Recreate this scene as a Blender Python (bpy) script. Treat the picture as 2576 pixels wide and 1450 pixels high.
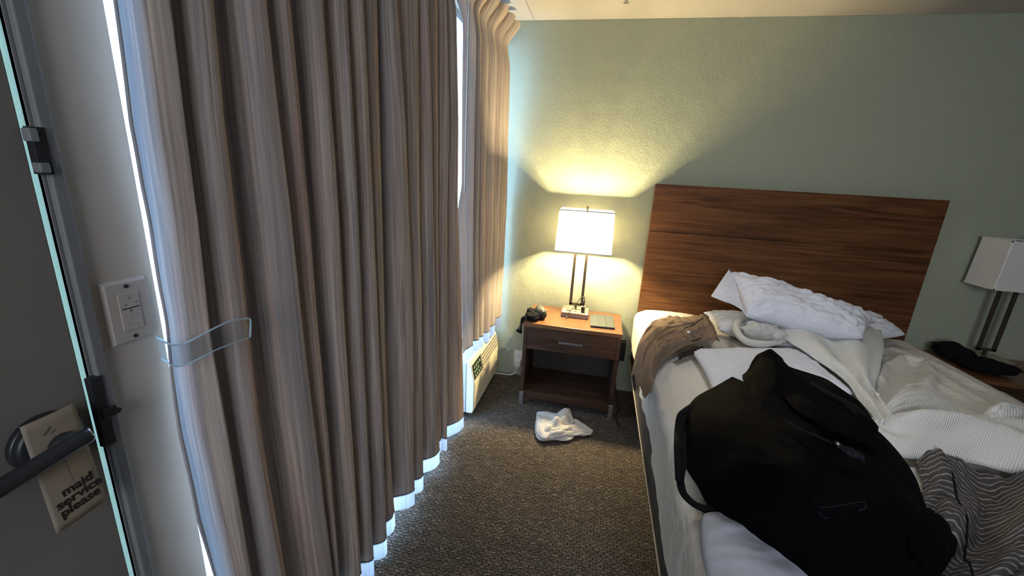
import bpy, bmesh, math, random
from mathutils import Vector, Matrix, noise
PI = math.pi
random.seed(4)
for o in list(bpy.data.objects): bpy.data.objects.remove(o)
S = bpy.context.scene
COL = S.collection
# ------------------------------------------------------------------ camera
F_PX, YAW, PITCH, ROLL, CAM_H = 1035.0, 0.196573, 0.266875, 0.05735, 1.496
fw = Vector((-math.sin(YAW)*math.cos(PITCH), math.cos(YAW)*math.cos(PITCH), -math.sin(PITCH)))
r0 = Vector((math.cos(YAW), math.sin(YAW), 0)); u0 = r0.cross(fw)
rt = r0*math.cos(ROLL) + u0*math.sin(ROLL)
up = -r0*math.sin(ROLL) + u0*math.cos(ROLL)
cd = bpy.data.cameras.new('camera'); cam = bpy.data.objects.new('camera', cd); COL.objects.link(cam)
m = Matrix((rt, up, -fw)).transposed().to_4x4(); m.translation = (0, 0, CAM_H)
cam.matrix_world = m
cd.sensor_width = 36; cd.lens = F_PX/2576*36; cd.clip_start = .02
S.camera = cam
def at(px, py, ax, c):
    'world point seen at a pixel of the 2576x1450 frame, on the plane axis = c'
    d = fw + rt*(px-1288)/F_PX + up*(725-py)/F_PX
    o = Vector((0, 0, CAM_H)); i = 'xyz'.index(ax)
    return o + d*((c-o[i])/d[i])
# ------------------------------------------------------------------ world, light, exposure
w = bpy.data.worlds.new('world'); S.world = w; w.use_nodes = True
bg = w.node_tree.nodes['Background']; bg.inputs[0].default_value = (.36, .62, 1, 1); bg.inputs[1].default_value = 12.0
S.view_settings.view_transform = 'Standard'; S.view_settings.look = 'None'
S.view_settings.gamma = 1; S.view_settings.use_curve_mapping = False
S.view_settings.exposure = 0.0
def area(name, loc, target, size, energy, color, size_y=None):
    l = bpy.data.lights.new(name, 'AREA'); l.energy = energy; l.color = color; l.size = size
    if size_y: l.shape = 'RECTANGLE'; l.size_y = size_y
    o = bpy.data.objects.new(name, l); COL.objects.link(o); o.location = loc
    o.rotation_euler = (Vector(target)-Vector(loc)).to_track_quat('-Z', 'Y').to_euler(); return o
area('fill_light_behind_camera', (.25, -2.0, 1.85), (1.3, 2.2, .5), 1.3, 28, (.84, .89, 1)).data.spread = math.radians(130)  # added soft cool fill for the bed, from the camera side
area('fill_light_above_bed', (.70, 1.5, 2.40), (.75, 1.5, 0), .5, 3.0, (.90, .93, 1)).data.spread = math.radians(105)  # added fill over the bed, no ceiling fixture stands here
pl = bpy.data.lights.new('bulb_light', 'POINT'); pl.energy = 185; pl.color = (1, .80, .43); pl.shadow_soft_size = .03
plo = bpy.data.objects.new('bulb_light', pl); COL.objects.link(plo); plo.location = (-.078, 2.66, 1.155)
for nm, y0, y1, z0, z1 in (('portal_main', .6, 2.12, .03, 2.32), ('portal_above_unit', 2.16, 2.78, .46, 2.32)):
    p = area(nm, (-.93, (y0+y1)/2, (z0+z1)/2), (0, (y0+y1)/2, (z0+z1)/2), z1-z0, 1, (1, 1, 1), y1-y0)
    p.data.cycles.is_portal = True
# ------------------------------------------------------------------ materials
def hexc(r, g, b):
    f = lambda c: (c/255/12.92) if c <= 10 else ((c/255+.055)/1.055)**2.4
    return (f(r), f(g), f(b), 1)
class NT:
    def __init__(s, name):
        s.m = bpy.data.materials.new(name); s.m.use_nodes = True
        s.n = s.m.node_tree.nodes; s.l = s.m.node_tree.links; s.b = s.n['Principled BSDF']; s.out = s.n['Material Output']
    def N(s, t, **k):
        n = s.n.new(t)
        for a, v in k.items():
            if hasattr(n, a) and not a[0].isupper(): setattr(n, a, v)
        return n
    def L(s, a, b): s.l.new(a, b)
    def coords(s, kind='Object', scale=(1, 1, 1), rot=(0, 0, 0)):
        t = s.N('ShaderNodeTexCoord'); mp = s.N('ShaderNodeMapping')
        mp.inputs['Scale'].default_value = scale; mp.inputs['Rotation'].default_value = rot
        s.L(t.outputs[kind], mp.inputs[0]); return mp.outputs[0]
    def noise(s, vec, scale=5, detail=4, rough=.55, dist=0):
        n = s.N('ShaderNodeTexNoise'); n.inputs['Scale'].default_value = scale; n.inputs['Detail'].default_value = detail
        n.inputs['Roughness'].default_value = rough; n.inputs['Distortion'].default_value = dist
        s.L(vec, n.inputs['Vector']); return n.outputs['Fac']
    def ramp(s, fac, stops):
        r = s.N('ShaderNodeValToRGB'); e = r.color_ramp.elements
        while len(e) < len(stops): e.new(.5)
        for i, (p, c) in enumerate(stops): e[i].position = p; e[i].color = c
        s.L(fac, r.inputs[0]); return r.outputs[0]
    def mix(s, fac, a, b, mode='MIX'):
        x = s.N('ShaderNodeMix'); x.data_type = 'RGBA'; x.blend_type = mode
        for sk, v in ((x.inputs[0], fac), (x.inputs[6], a), (x.inputs[7], b)):
            if isinstance(v, (int, float, tuple)): sk.default_value = v
            else: s.L(v, sk)
        return x.outputs[2]
    def math(s, op, a, b=None):
        x = s.N('ShaderNodeMath'); x.operation = op
        for i, v in enumerate((a, b)):
            if v is None: continue
            if isinstance(v, (int, float)): x.inputs[i].default_value = v
            else: s.L(v, x.inputs[i])
        return x.outputs[0]
    def bump(s, h, strength=.3, dist=.01, prev=None):
        b = s.N('ShaderNodeBump'); b.inputs['Strength'].default_value = strength; b.inputs['Distance'].default_value = dist
        s.L(h, b.inputs['Height'])
        if prev: s.L(prev, b.inputs['Normal'])
        s.L(b.outputs[0], s.b.inputs['Normal']); return b.outputs[0]
    def set(s, color=None, rough=.6, metal=0, spec=None):
        if color is not None:
            if isinstance(color, tuple): s.b.inputs['Base Color'].default_value = color
            else: s.L(color, s.b.inputs['Base Color'])
        s.b.inputs['Roughness'].default_value = rough; s.b.inputs['Metallic'].default_value = metal
        if spec is not None: s.b.inputs['Specular IOR Level'].default_value = spec
        return s.m
def plain(name, c, rough=.6, metal=0, spec=None, var=.08, scale=12, bump=0):
    t = NT(name); v = t.coords(); f = t.noise(v, scale)
    d = tuple(x*(1-var) for x in c[:3])+(1,); l = tuple(min(1, x*(1+var)) for x in c[:3])+(1,)
    if bump: t.bump(t.noise(v, 90, 3), bump, .002)
    return t.set(t.ramp(f, [(.3, d), (.7, l)]), rough, metal, spec)
M = {}
# textured painted wall
def wall_mat(name, col, bs=.5):
    t = NT(name); v = t.coords()
    n1 = t.noise(v, 95, 5, .6, .6); n2 = t.noise(v, 9, 3); n3 = t.noise(v, 1.3, 2)
    c = t.mix(n3, tuple(x*.94 for x in col[:3])+(1,), col)
    b = t.bump(n1, bs, .006); t.bump(n2, .18, .02, b)
    return t.set(c, .75, 0, .25)
M['green'] = wall_mat('sage_wall_paint', (.40, .43, .32, 1), .45)
M['leftwall'] = wall_mat('entry_wall_paint', (.60, .53, .45, 1), .12)
M['ceiling'] = wall_mat('ceiling_paint', (.52, .49, .44, 1), .1)
M['plainwall'] = wall_mat('off_white_wall_paint', (.38, .36, .32, 1), .15)
# carpet
t = NT('woven_loop_carpet'); v = t.coords()
nd = t.noise(v, 26, 3)
br = t.N('ShaderNodeTexBrick'); vm = t.N('ShaderNodeVectorMath'); vm.operation = 'ADD'
sc = t.N('ShaderNodeVectorMath'); sc.operation = 'SCALE'; sc.inputs[3].default_value = .026
ntc = t.N('ShaderNodeTexNoise'); ntc.inputs['Scale'].default_value = 48; t.L(v, ntc.inputs['Vector'])
t.L(ntc.outputs['Color'], sc.inputs[0]); t.L(v, vm.inputs[0]); t.L(sc.outputs[0], vm.inputs[1]); t.L(vm.outputs[0], br.inputs['Vector'])
br.inputs['Scale'].default_value = 34; br.inputs['Mortar Size'].default_value = .10; br.inputs['Mortar Smooth'].default_value = 1
br.inputs['Brick Width'].default_value = .95; br.inputs['Row Height'].default_value = .42
br.inputs['Color1'].default_value = (.27, .215, .16, 1); br.inputs['Color2'].default_value = (.15, .118, .09, 1); br.inputs['Mortar'].default_value = (.035, .03, .027, 1)
big = t.noise(v, 5, 3); fine = t.noise(v, 260, 2)
c = t.mix(t.math('MULTIPLY', big, .3), br.outputs['Color'], (.14, .118, .10, 1)); c = t.mix(t.math('MULTIPLY', fine, .3), c, (.17, .145, .12, 1))
hgt = t.math('ADD', t.math('MULTIPLY', br.outputs['Fac'], -.8), t.math('MULTIPLY', fine, .7))
t.bump(hgt, 1.0, .010)
M['carpet'] = t.set(c, .95, 0, .1)
# wood
def wood(name, a, b, c_, axis='x', rough=.42, spec=.4):
    t = NT(name); s3 = (1.2, 22, 22) if axis == 'x' else (22, 22, 1.2)
    v = t.coords('Object', s3); f = t.noise(v, 1.6, 8, .65, .8)
    v2 = t.coords('Object', (3, 120, 120) if axis == 'x' else (120, 120, 3)); g = t.noise(v2, 1, 3)
    c = t.ramp(f, [(.33, a), (.5, b), (.66, c_)])
    c = t.mix(t.math('MULTIPLY', g, .35), c, a)
    t.bump(g, .12, .001)
    return t.set(c, rough, 0, spec)
M['head'] = wood('walnut_laminate', (.05, .019, .007, 1), (.125, .050, .017, 1), (.20, .086, .030, 1), 'x', .5, .2)
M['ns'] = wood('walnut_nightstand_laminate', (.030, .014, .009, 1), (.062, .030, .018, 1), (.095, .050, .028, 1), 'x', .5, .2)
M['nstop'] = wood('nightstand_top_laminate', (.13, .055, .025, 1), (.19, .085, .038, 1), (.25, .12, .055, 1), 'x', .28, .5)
M['darkin'] = plain('nightstand_inside_shade', (.03, .02, .016, 1), .6)  # shade inside the cabinet is put into this darker colour
# curtain cloth : streaked weave, thin at the hem where the lining stops
def curtain_mat(name, trans, side=0, u0=.025, u1=.05):
    t = NT(name)
    v = t.coords('UV', (9, .35, 1)); v2 = t.coords('UV', (130, 1.8, 1)); v3 = t.coords('UV', (24, .7, 1)); v4 = t.coords('UV', (420, 300, 1))
    a = t.noise(v, 1, 3, .6); b = t.noise(v2, 1, 5, .7, .3); c3 = t.noise(v3, 1, 4, .6); wv = t.noise(v4, 1, 2)
    base = t.ramp(c3, [(.30, (.15, .155, .185, 1)), (.42, (.235, .215, .20, 1)), (.52, (.27, .24, .215, 1)), (.62, (.29, .215, .185, 1)), (.72, (.21, .205, .215, 1))])
    base = t.mix(t.ramp(b, [(.38, (0, 0, 0, 1)), (.64, (1, 1, 1, 1))]), t.mix(1, base, (.66, .64, .66, 1), 'MULTIPLY'), t.mix(.28, base, (.50, .46, .41, 1)))
    base = t.mix(t.ramp(a, [(.45, (0, 0, 0, 1)), (.6, (.4, .4, .4, 1))]), base, (.17, .18, .21, 1))
    base = t.mix(1, base, (1.65, 1.55, 1.48, 1), 'MULTIPLY')
    t.bump(wv, .25, .001)
    t.set(base, .9, 0, .08)
    tr = t.N('ShaderNodeBsdfTranslucent'); t.L(t.mix(.35, base, (.75, .78, .85, 1)), tr.inputs['Color'])
    mx = t.N('ShaderNodeMixShader')
    sx = t.N('ShaderNodeSeparateXYZ'); g = t.N('ShaderNodeNewGeometry'); uvn = t.N('ShaderNodeUVMap'); t.L(uvn.outputs[0], sx.inputs[0])
    # v runs in metres from the hem up; lining ends 7 cm above the hem
    mr = t.N('ShaderNodeMapRange'); mr.inputs[1].default_value = .070; mr.inputs[2].default_value = .078
    mr.inputs[3].default_value = .8; mr.inputs[4].default_value = trans; t.L(sx.outputs[1], mr.inputs[0])
    # nor does the lining reach the leading side hem
    ms = t.N('ShaderNodeMapRange'); ms.inputs[1].default_value = u0; ms.inputs[2].default_value = u1
    ms.inputs[3].default_value = side; ms.inputs[4].default_value = 0; t.L(sx.outputs[0], ms.inputs[0])
    t.L(t.math('MAXIMUM', mr.outputs[0], ms.outputs[0]), mx.inputs[0]); t.L(t.b.outputs[0], mx.inputs[1]); t.L(tr.outputs[0], mx.inputs[2])
    t.L(mx.outputs[0], t.out.inputs[0]); return t.m
M['curt'] = curtain_mat('streaked_drape_cloth', .0015, .20, .02, .06)
M['curt2'] = curtain_mat('streaked_drape_cloth_thin', .008, .05, 7.12, 7.26)
def fabric(name, c, rough=.9, wr=.25, ws=14, var=.06, weave=500, sheen=0):
    t = NT(name); v = t.coords()
    n1 = t.noise(v, ws, 4, .55, 1.2); n2 = t.noise(v, weave, 2); n3 = t.noise(v, 3, 3)
    cc = t.mix(n3, tuple(x*(1-var) for x in c[:3])+(1,), tuple(min(1, x*(1+var)) for x in c[:3])+(1,))
    b = t.bump(n1, wr, .015); t.bump(n2, .15, .001, b)
    t.set(cc, rough, 0, .15); 
    if sheen: t.b.inputs['Sheen Weight'].default_value = sheen
    return t.m
M['sheet'] = fabric('cream_cotton_sheet', (.74, .71, .64, 1), .9, .8, 11)
M['pillow'] = fabric('white_pillow_cotton', (.76, .77, .83, 1), .85, .7, 16)
M['pillowb'] = fabric('soft_white_microfibre', (.44, .47, .55, 1), .9, .10, 8)
M['towel'] = fabric('white_terry', (.60, .57, .52, 1), 1, .3, 40, .06, 160)
M['khaki'] = fabric('taupe_cotton', (.19, .135, .098, 1), .95, .7, 16)
M['khakid'] = fabric('taupe_cotton_shade_and_seam', (.035, .028, .025, 1), .95, .3, 20)  # darker copy of the taupe: shade painted in the leg opening, also seams
M['black'] = fabric('black_canvas', (.0022, .0022, .0027, 1), .9, .25, 12, .1, 700)
M['black'].node_tree.nodes['Principled BSDF'].inputs['Specular IOR Level'].default_value = .04
M['blackweb'] = fabric('black_webbing', (.004, .004, .0045, 1), .9, .1, 30, .1, 900)
M['darkcloth'] = fabric('dark_cloth', (.006, .006, .008, 1), .95, .4, 14)
# ribbed thermal blanket (ribs follow the UV)
t = NT('ribbed_thermal_blanket'); v = t.coords('UV', (1, 1, 1))
wv = t.N('ShaderNodeTexWave'); wv.wave_type = 'BANDS'; wv.bands_direction = 'X'; wv.inputs['Scale'].default_value = 24
wv.inputs['Distortion'].default_value = 1.2; wv.inputs['Detail'].default_value = 2; wv.inputs['Detail Scale'].default_value = 3; t.L(v, wv.inputs['Vector'])
n = t.noise(v, 90, 2)
hh = t.math('ADD', wv.outputs['Fac'], t.math('MULTIPLY', n, .5)); t.bump(hh, .5, .004)
M['blanket'] = t.set(t.mix(t.math('MULTIPLY', wv.outputs['Fac'], .35), (.66, .65, .61, 1), (.78, .77, .73, 1)), .95, 0, .1)
# striped knit
t = NT('striped_grey_knit'); v = t.coords('UV')
wv = t.N('ShaderNodeTexWave'); wv.bands_direction = 'Y'; wv.inputs['Scale'].default_value = 15.5; wv.inputs['Distortion'].default_value = .9
wv.inputs['Detail'].default_value = 2; wv.inputs['Detail Scale'].default_value = 2.5; t.L(v, wv.inputs['Vector'])
nn = t.noise(v, 60, 3)
c = t.ramp(wv.outputs['Fac'], [(.82, (.075, .070, .068, 1)), (.94, (.34, .30, .27, 1))]); c = t.mix(t.math('MULTIPLY', nn, .5), c, (.045, .042, .043, 1))
t.bump(nn, .4, .004)
M['stripe'] = t.set(c, .95, 0, .1)
M['metal'] = plain('brushed_bronze', (.055, .042, .030, 1), .5, .3)
M['steel'] = plain('satin_nickel', (.52, .50, .47, 1), .35, .9)
M['lever'] = plain('worn_dark_pewter', (.045, .047, .052, 1), .38, .45)
M['rail'] = plain('grey_steel_rail', (.62, .55, .46, 1), .4, .4)
M['darkrail'] = plain('dark_box_cover', (.030, .030, .038, 1), .8)
M['handle'] = plain('grey_drawer_pull', (.13, .11, .10, 1), .5, .2)
M['acw'] = plain('ivory_plastic', (.72, .66, .52, 1), .45, 0, .4, .03)
M['acs'] = plain('off_white_sleeve', (.50, .48, .47, 1), .5, 0, .4, .04)
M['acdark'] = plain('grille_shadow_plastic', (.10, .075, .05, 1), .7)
M['panel'] = plain('dark_green_key_panel', (.020, .038, .022, 1), .4)
M['keys'] = plain('pale_green_key', (.45, .52, .38, 1), .5)
M['plate'] = plain('ivory_switch_plate', (.55, .50, .45, 1), .45, 0, .4, .02)
M['white'] = plain('white_plastic', (.74, .72, .68, 1), .4, 0, .4, .03)
M['blackp'] = plain('black_plastic', (.012, .012, .013, 1), .4)
M['greyp'] = plain('grey_green_plastic', (.085, .09, .08, 1), .5)
M['case'] = plain('dark_folio_cover', (.075, .085, .080, 1), .5, 0, .4, .05)
M['beige'] = plain('lamp_base_nickel', (.50, .43, .32, 1), .4, .55)
M['basefront'] = plain('lamp_base_front_panel', (.22, .17, .14, 1), .45, .3)
M['door'] = plain('grey_beige_door_paint', (.24, .225, .205, 1), .6, 0, .3, .03, 3, .15)
M['frame'] = plain('grey_metal_door_frame', (.24, .245, .25, 1), .5, .1)
M['card'] = plain('cream_card', (.33, .28, .22, 1), .7, 0, .2, .03)
M['ink'] = plain('black_ink', (.012, .011, .010, 1), .7)
M['faint'] = plain('faint_grey_print', (.13, .12, .11, 1), .7)
M['alu'] = plain('window_aluminium', (.45, .45, .46, 1), .4, .6)
M['concrete'] = plain('outdoor_concrete', (.62, .61, .59, 1), .9, 0, .2, .1, 2)
M['button'] = plain('metal_button', (.75, .72, .68, 1), .3, .5)
t = NT('mint_vinyl_seal'); t.set((.55, .72, .60, 1), .5)
tr = t.N('ShaderNodeBsdfTranslucent'); tr.inputs[0].default_value = (.95, .97, .80, 1); mx = t.N('ShaderNodeMixShader'); mx.inputs[0].default_value = .7
t.L(t.b.outputs[0], mx.inputs[1]); t.L(tr.outputs[0], mx.inputs[2]); t.L(mx.outputs[0], t.out.inputs[0]); M['seal'] = t.m
t = NT('thin_window_glass'); tb = t.N('ShaderNodeBsdfTransparent'); gb = t.N('ShaderNodeBsdfGlossy'); gb.inputs['Roughness'].default_value = .02
mx = t.N('ShaderNodeMixShader'); mx.inputs[0].default_value = .04
t.L(tb.outputs[0], mx.inputs[1]); t.L(gb.outputs[0], mx.inputs[2]); t.L(mx.outputs[0], t.out.inputs[0]); M['glass'] = t.m
t = NT('clear_acrylic'); tb = t.N('ShaderNodeBsdfTransparent'); tb.inputs[0].default_value = (.86, .90, .93, 1); gb = t.N('ShaderNodeBsdfGlossy'); gb.inputs['Roughness'].default_value = .15
df = t.N('ShaderNodeBsdfTranslucent'); df.inputs[0].default_value = (.8, .9, 1, 1)
m1 = t.N('ShaderNodeMixShader'); m1.inputs[0].default_value = .10; t.L(tb.outputs[0], m1.inputs[1]); t.L(gb.outputs[0], m1.inputs[2])
m2 = t.N('ShaderNodeMixShader'); m2.inputs[0].default_value = .06; t.L(m1.outputs[0], m2.inputs[1]); t.L(df.outputs[0], m2.inputs[2]); t.L(m2.outputs[0], t.out.inputs[0]); M['acryl'] = t.m
t = NT('acrylic_edge_painted_light'); t.set((.62, .85, 1, 1), .25)  # pale blue white colour stands in for daylight piped to the strap rim
tr = t.N('ShaderNodeBsdfTranslucent'); tr.inputs[0].default_value = (.85, .97, 1, 1); mx = t.N('ShaderNodeMixShader'); mx.inputs[0].default_value = .5
t.L(t.b.outputs[0], mx.inputs[1]); t.L(tr.outputs[0], mx.inputs[2]); t.L(mx.outputs[0], t.out.inputs[0]); M['acedge'] = t.m
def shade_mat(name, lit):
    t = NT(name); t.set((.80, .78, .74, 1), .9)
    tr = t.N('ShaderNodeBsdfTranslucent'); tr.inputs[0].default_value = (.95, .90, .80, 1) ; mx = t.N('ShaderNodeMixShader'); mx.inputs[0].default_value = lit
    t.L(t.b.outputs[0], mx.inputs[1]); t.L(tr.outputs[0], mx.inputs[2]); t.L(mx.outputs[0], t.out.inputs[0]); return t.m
M['shade'] = shade_mat('linen_lamp_shade', .82); M['shade_unlit'] = shade_mat('unlit_linen_lamp_shade', .15)  # second copy is less translucent, to brighten the faces of the unlit lamp
t = NT('glowing_bulb'); e = t.N('ShaderNodeEmission'); e.inputs[0].default_value = (1, .82, .5, 1); e.inputs[1].default_value = 30; t.L(e.outputs[0], t.out.inputs[0]); M['bulb'] = t.m
# ------------------------------------------------------------------ helpers
def tag(o, label=None, cat=None, group=None, kind=None):
    if label: o['label'] = label
    if cat: o['category'] = cat
    if group: o['group'] = group
    if kind: o['kind'] = kind
    return o
def empty(name, loc, label=None, cat=None, **k):
    o = bpy.data.objects.new(name, None); o.empty_display_size = .05; COL.objects.link(o); o.location = loc
    return tag(o, label, cat, **k)
def link(name, me, mat, parent=None, smooth=False):
    o = bpy.data.objects.new(name, me); COL.objects.link(o)
    if mat: me.materials.append(M[mat])
    if smooth:
        for p in me.polygons: p.use_smooth = True
    if parent:
        o.parent = parent; P = Vector((0, 0, 0)); q = parent
        while q: P += q.location; q = q.parent
        o.location = -P
    return o
def from_bm(name, bm, mat, parent=None, smooth=False):
    me = bpy.data.meshes.new(name); bmesh.ops.recalc_face_normals(bm, faces=bm.faces); bm.to_mesh(me); bm.free()
    return link(name, me, mat, parent, smooth)
def bx(bm, x0, x1, y0, y1, z0, z1, bev=0, rot=None, piv=None):
    r = bmesh.ops.create_cube(bm, size=1); vs = r['verts']
    for v in vs: v.co = Vector(((x0+x1)/2+v.co.x*(x1-x0), (y0+y1)/2+v.co.y*(y1-y0), (z0+z1)/2+v.co.z*(z1-z0)))
    if bev:
        es = list({e for v in vs for e in v.link_edges})
        g = bmesh.ops.bevel(bm, geom=es, offset=bev, segments=2, affect='EDGES', profile=.5); vs = list({v for f in g['faces'] for v in f.verts} | {v for v in vs if v.is_valid})
    if rot: bmesh.ops.rotate(bm, verts=vs, cent=piv or ((x0+x1)/2, (y0+y1)/2, (z0+z1)/2), matrix=rot)
    return vs
def box(name, x0, x1, y0, y1, z0, z1, mat, parent=None, bev=.002, rot=None, piv=None):
    bm = bmesh.new(); bx(bm, x0, x1, y0, y1, z0, z1, bev, rot, piv); return from_bm(name, bm, mat, parent)
def cyl(bm, a, b, r, seg=16, r2=None):
    a = Vector(a); b = Vector(b); d = b-a
    mt = Matrix.Translation((a+b)/2) @ d.to_track_quat('Z', 'Y').to_matrix().to_4x4()
    bmesh.ops.create_cone(bm, cap_ends=True, segments=seg, radius1=r, radius2=r if r2 is None else r2, depth=d.length, matrix=mt)
def crom(pts, n):
    P = [Vector(p) for p in pts]; out = []
    k = len(P)-1
    for i in range(n):
        s = i/(n-1)*k; j = min(int(s), k-1); f = s-j
        a, b, c, d = P[max(j-1, 0)], P[j], P[j+1], P[min(j+2, k)]
        out.append(.5*((2*b)+(c-a)*f+(2*a-5*b+4*c-d)*f*f+(3*b-a-3*c+d)*f**3))
    return out
def tube(name, pts, r, mat, parent=None, seg=8, n=40, flat=1.0, upv=None, rf=None, smooth=True):
    P = crom(pts, n); bm = bmesh.new(); rings = []
    for i, p in enumerate(P):
        tg = (P[min(i+1, n-1)]-P[max(i-1, 0)]).normalized()
        uu = Vector(upv) if upv else Vector((0, 0, 1))
        if abs(tg.dot(uu)) > .97: uu = Vector((1, .1, 0))
        s = tg.cross(uu).normalized(); t_ = s.cross(tg).normalized()
        rr = r*(rf(i/(n-1)) if rf else 1)
        rings.append([bm.verts.new(p+s*math.cos(2*PI*k/seg)*rr+t_*math.sin(2*PI*k/seg)*rr*flat) for k in range(seg)])
    for a, b in zip(rings, rings[1:]):
        for k in range(seg): bm.faces.new((a[k], a[(k+1) % seg], b[(k+1) % seg], b[k]))
    bm.faces.new(rings[0]); bm.faces.new(rings[-1])
    return from_bm(name, bm, mat, parent, smooth)
def grid(name, nu, nv, fn, mat, parent=None, uv=None, thick=0, closed=False):
    vs = [fn(i/(nu-1), j/(nv-1)) for j in range(nv) for i in range(nu)]
    fs = [(j*nu+i, j*nu+i+1, (j+1)*nu+i+1, (j+1)*nu+i) for j in range(nv-1) for i in range(nu-1)]
    me = bpy.data.meshes.new(name); me.from_pydata([tuple(v) for v in vs], [], fs)
    ul = me.uv_layers.new(name='UVMap')
    uvs = [uv(i/(nu-1), j/(nv-1)) if uv else (i/(nu-1), j/(nv-1)) for j in range(nv) for i in range(nu)]
    for lp in me.loops: ul.data[lp.index].uv = uvs[lp.vertex_index]
    o = link(name, me, mat, parent, True)
    if thick:
        sm = o.modifiers.new('solid', 'SOLIDIFY'); sm.thickness = thick; sm.offset = -1
    return o
def nz(x, y, z=0): return noise.noise(Vector((x, y, z)))
def sstep(a, b, x):
    x = max(0, min(1, (x-a)/(b-a))); return x*x*(3-2*x)
# ================================================================== SETTING
YB = 2.881; XL = -.80; CE = 2.44; XR = 4.2; YF = -2.6
box('floor', XL, XR, YF, YB, -.05, 0, 'carpet', bev=0)['kind'] = 'structure'
wb = box('wall_back', XL-.12, XR, YB, YB+.12, -.05, CE+.05, 'green', bev=0); wb['kind'] = 'structure'
box('wall_right', XR, XR+.1, YF, YB+.1, -.05, CE+.05, 'plainwall', bev=0)['kind'] = 'structure'
box('wall_front', XL-.12, XR+.1, YF-.1, YF, -.05, CE+.05, 'plainwall', bev=0)['kind'] = 'structure'
bm = bmesh.new()
DY0, DY1, DZ = -.455, .4635, 2.06      # door opening
for a in ((YF, DY0, -.05, CE+.05), (DY0, .55, DZ, CE+.05), (.55, .59, -.05, CE+.05), (.59, 2.14, -.05, .02), (.59, YB, 2.33, CE+.05), (2.14, 2.80, -.05, .44), (2.80, YB, -.05, 2.33)):
    bx(bm, XL-.12, XL, a[0], a[1], a[2], a[3])
bx(bm, XL-.018, XL, DY1, .55, -.05, DZ)
wl = from_bm('wall_left', bm, 'leftwall'); wl['kind'] = 'structure'
# ceiling of 1.2 m panels with fine joints
ce = box('ceiling', XL-.12, XR+.1, YF-.1, YB+.12, CE+.008, CE+.08, 'ceiling', bev=0); ce['kind'] = 'structure'
xs = [XL, -.53, .676, 1.882, 3.088, XR]
for i in range(5):
    for (ya, yb) in ((YF, .44), (.44, YB)):
        box('panel', xs[i]+.0015, xs[i+1]-.0015, ya+.0015, yb-.0015, CE-.001, CE+.008, 'ceiling', ce, .0012)
bm = bmesh.new(); bx(bm, .676-.006, .676+.006, .44, YB, CE-.0035, CE, .001); from_bm('joint_strip', bm, 'ceiling', ce)
box('ground_outside', -14, XL-.12, -8, 12, -.25, -.1, 'concrete', bev=0)['kind'] = 'structure'
# window
wn = empty('window_1', (XL-.06, 1.4, .12), kind='structure')
bm = bmesh.new()
for a in ((.59, .600, .02, 2.33), (2.10, 2.16, .02, 2.33), (2.765, 2.80, .44, 2.33), (.59, 2.14, .02, .045), (2.14, 2.80, .44, .475), (.59, 2.80, 2.295, 2.33), (1.34, 1.375, .02, 2.33)):
    bx(bm, XL-.10, XL-.055, a[0], a[1], a[2], a[3], .003)
from_bm('window_frame', bm, 'alu', wn)
for a in ((.62, 1.345, .04, 2.3), (1.37, 2.105, .04, 2.3), (2.155, 2.77, .47, 2.3)):
    box('pane', XL-.080, XL-.076, a[0], a[1], a[2], a[3], 'glass', wn, 0)
# curtain track
tr_ = box('trim_1', XL, -.70, .50, 2.86, 2.335, 2.365, 'white', bev=.004); tr_['kind'] = 'structure'
# peeling paint by the outlet
pf = at(1272, 880, 'y', YB)
for k, (px, py, qx, qy, wd) in enumerate(((1262, 873, 1282, 878, .006), (1275, 880, 1274, 893, .005), (1282, 877, 1277, 884, .006))):
    a = at(px, py, 'y', YB-.001); b = at(qx, qy, 'y', YB-.001); nrm = (b-a).normalized(); sd = Vector((-nrm.z, 0, nrm.x))
    grid('paint_flake', 10, 4, lambda u, v, a=a, b=b, sd=sd, wd=wd: a.lerp(b, u)+sd*wd*(v-.5)*(1.4-u)+Vector((nz(u*6, 3)*.004, -.009*v*v-.001, nz(u*5, 8)*.006)), 'white', wb, thick=.001)
# ------------------------------------------------------------------ door
dr = empty('door_1', (XL, 0, 0), kind='structure')
box('door_leaf', XL-.045, XL-.002, DY0+.02, .4545, .012, DZ-.02, 'door', dr, .0015)
bm = bmesh.new()
bx(bm, XL-.022, XL+.001, .4635, .4685, 0, DZ+.03, .001)      # inner return of the steel frame
bx(bm, XL-.005, XL+.012, .4685, .4845, 0, DZ+.05, .002)      # face of the frame
bx(bm, XL-.005, XL+.012, DY0-.03, DY0, 0, DZ+.05, .002)
bx(bm, XL-.005, XL+.012, DY0-.03, .4845, DZ, DZ+.05, .002)
from_bm('door_frame', bm, 'frame', dr)
tag(box('weather_seal', XL-.014, XL-.006, .4547, .4634, .01, DZ-.02, 'seal', dr, 0), 'pale mint vinyl seal lit from outside')
# strikes and latches in the frame
def strike(z0, z1, big):
    bm = bmesh.new(); bx(bm, XL+.000, XL+.014, .4555, .473, z0, z1, .001)
    s = from_bm('strike_plate', bm, 'lever', dr)
    bm = bmesh.new(); zc = (z0+z1)/2
    if big:
        bx(bm, XL+.0135, XL+.020, .460, .481, zc-.012, zc+.006, .002); cyl(bm, (XL+.012, .479, zc-.004), (XL+.023, .479, zc-.004), .005)
    else:
        bx(bm, XL+.006, XL+.022, .449, .459, zc+.012, zc+.030, .002); bx(bm, XL+.006, XL+.022, .452, .464, zc-.030, zc-.016, .002)
    from_bm('latch_bolt', bm, 'lever' if big else 'frame', s)
strike(1.005, 1.135, True); strike(1.46, 1.525, False)
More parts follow.
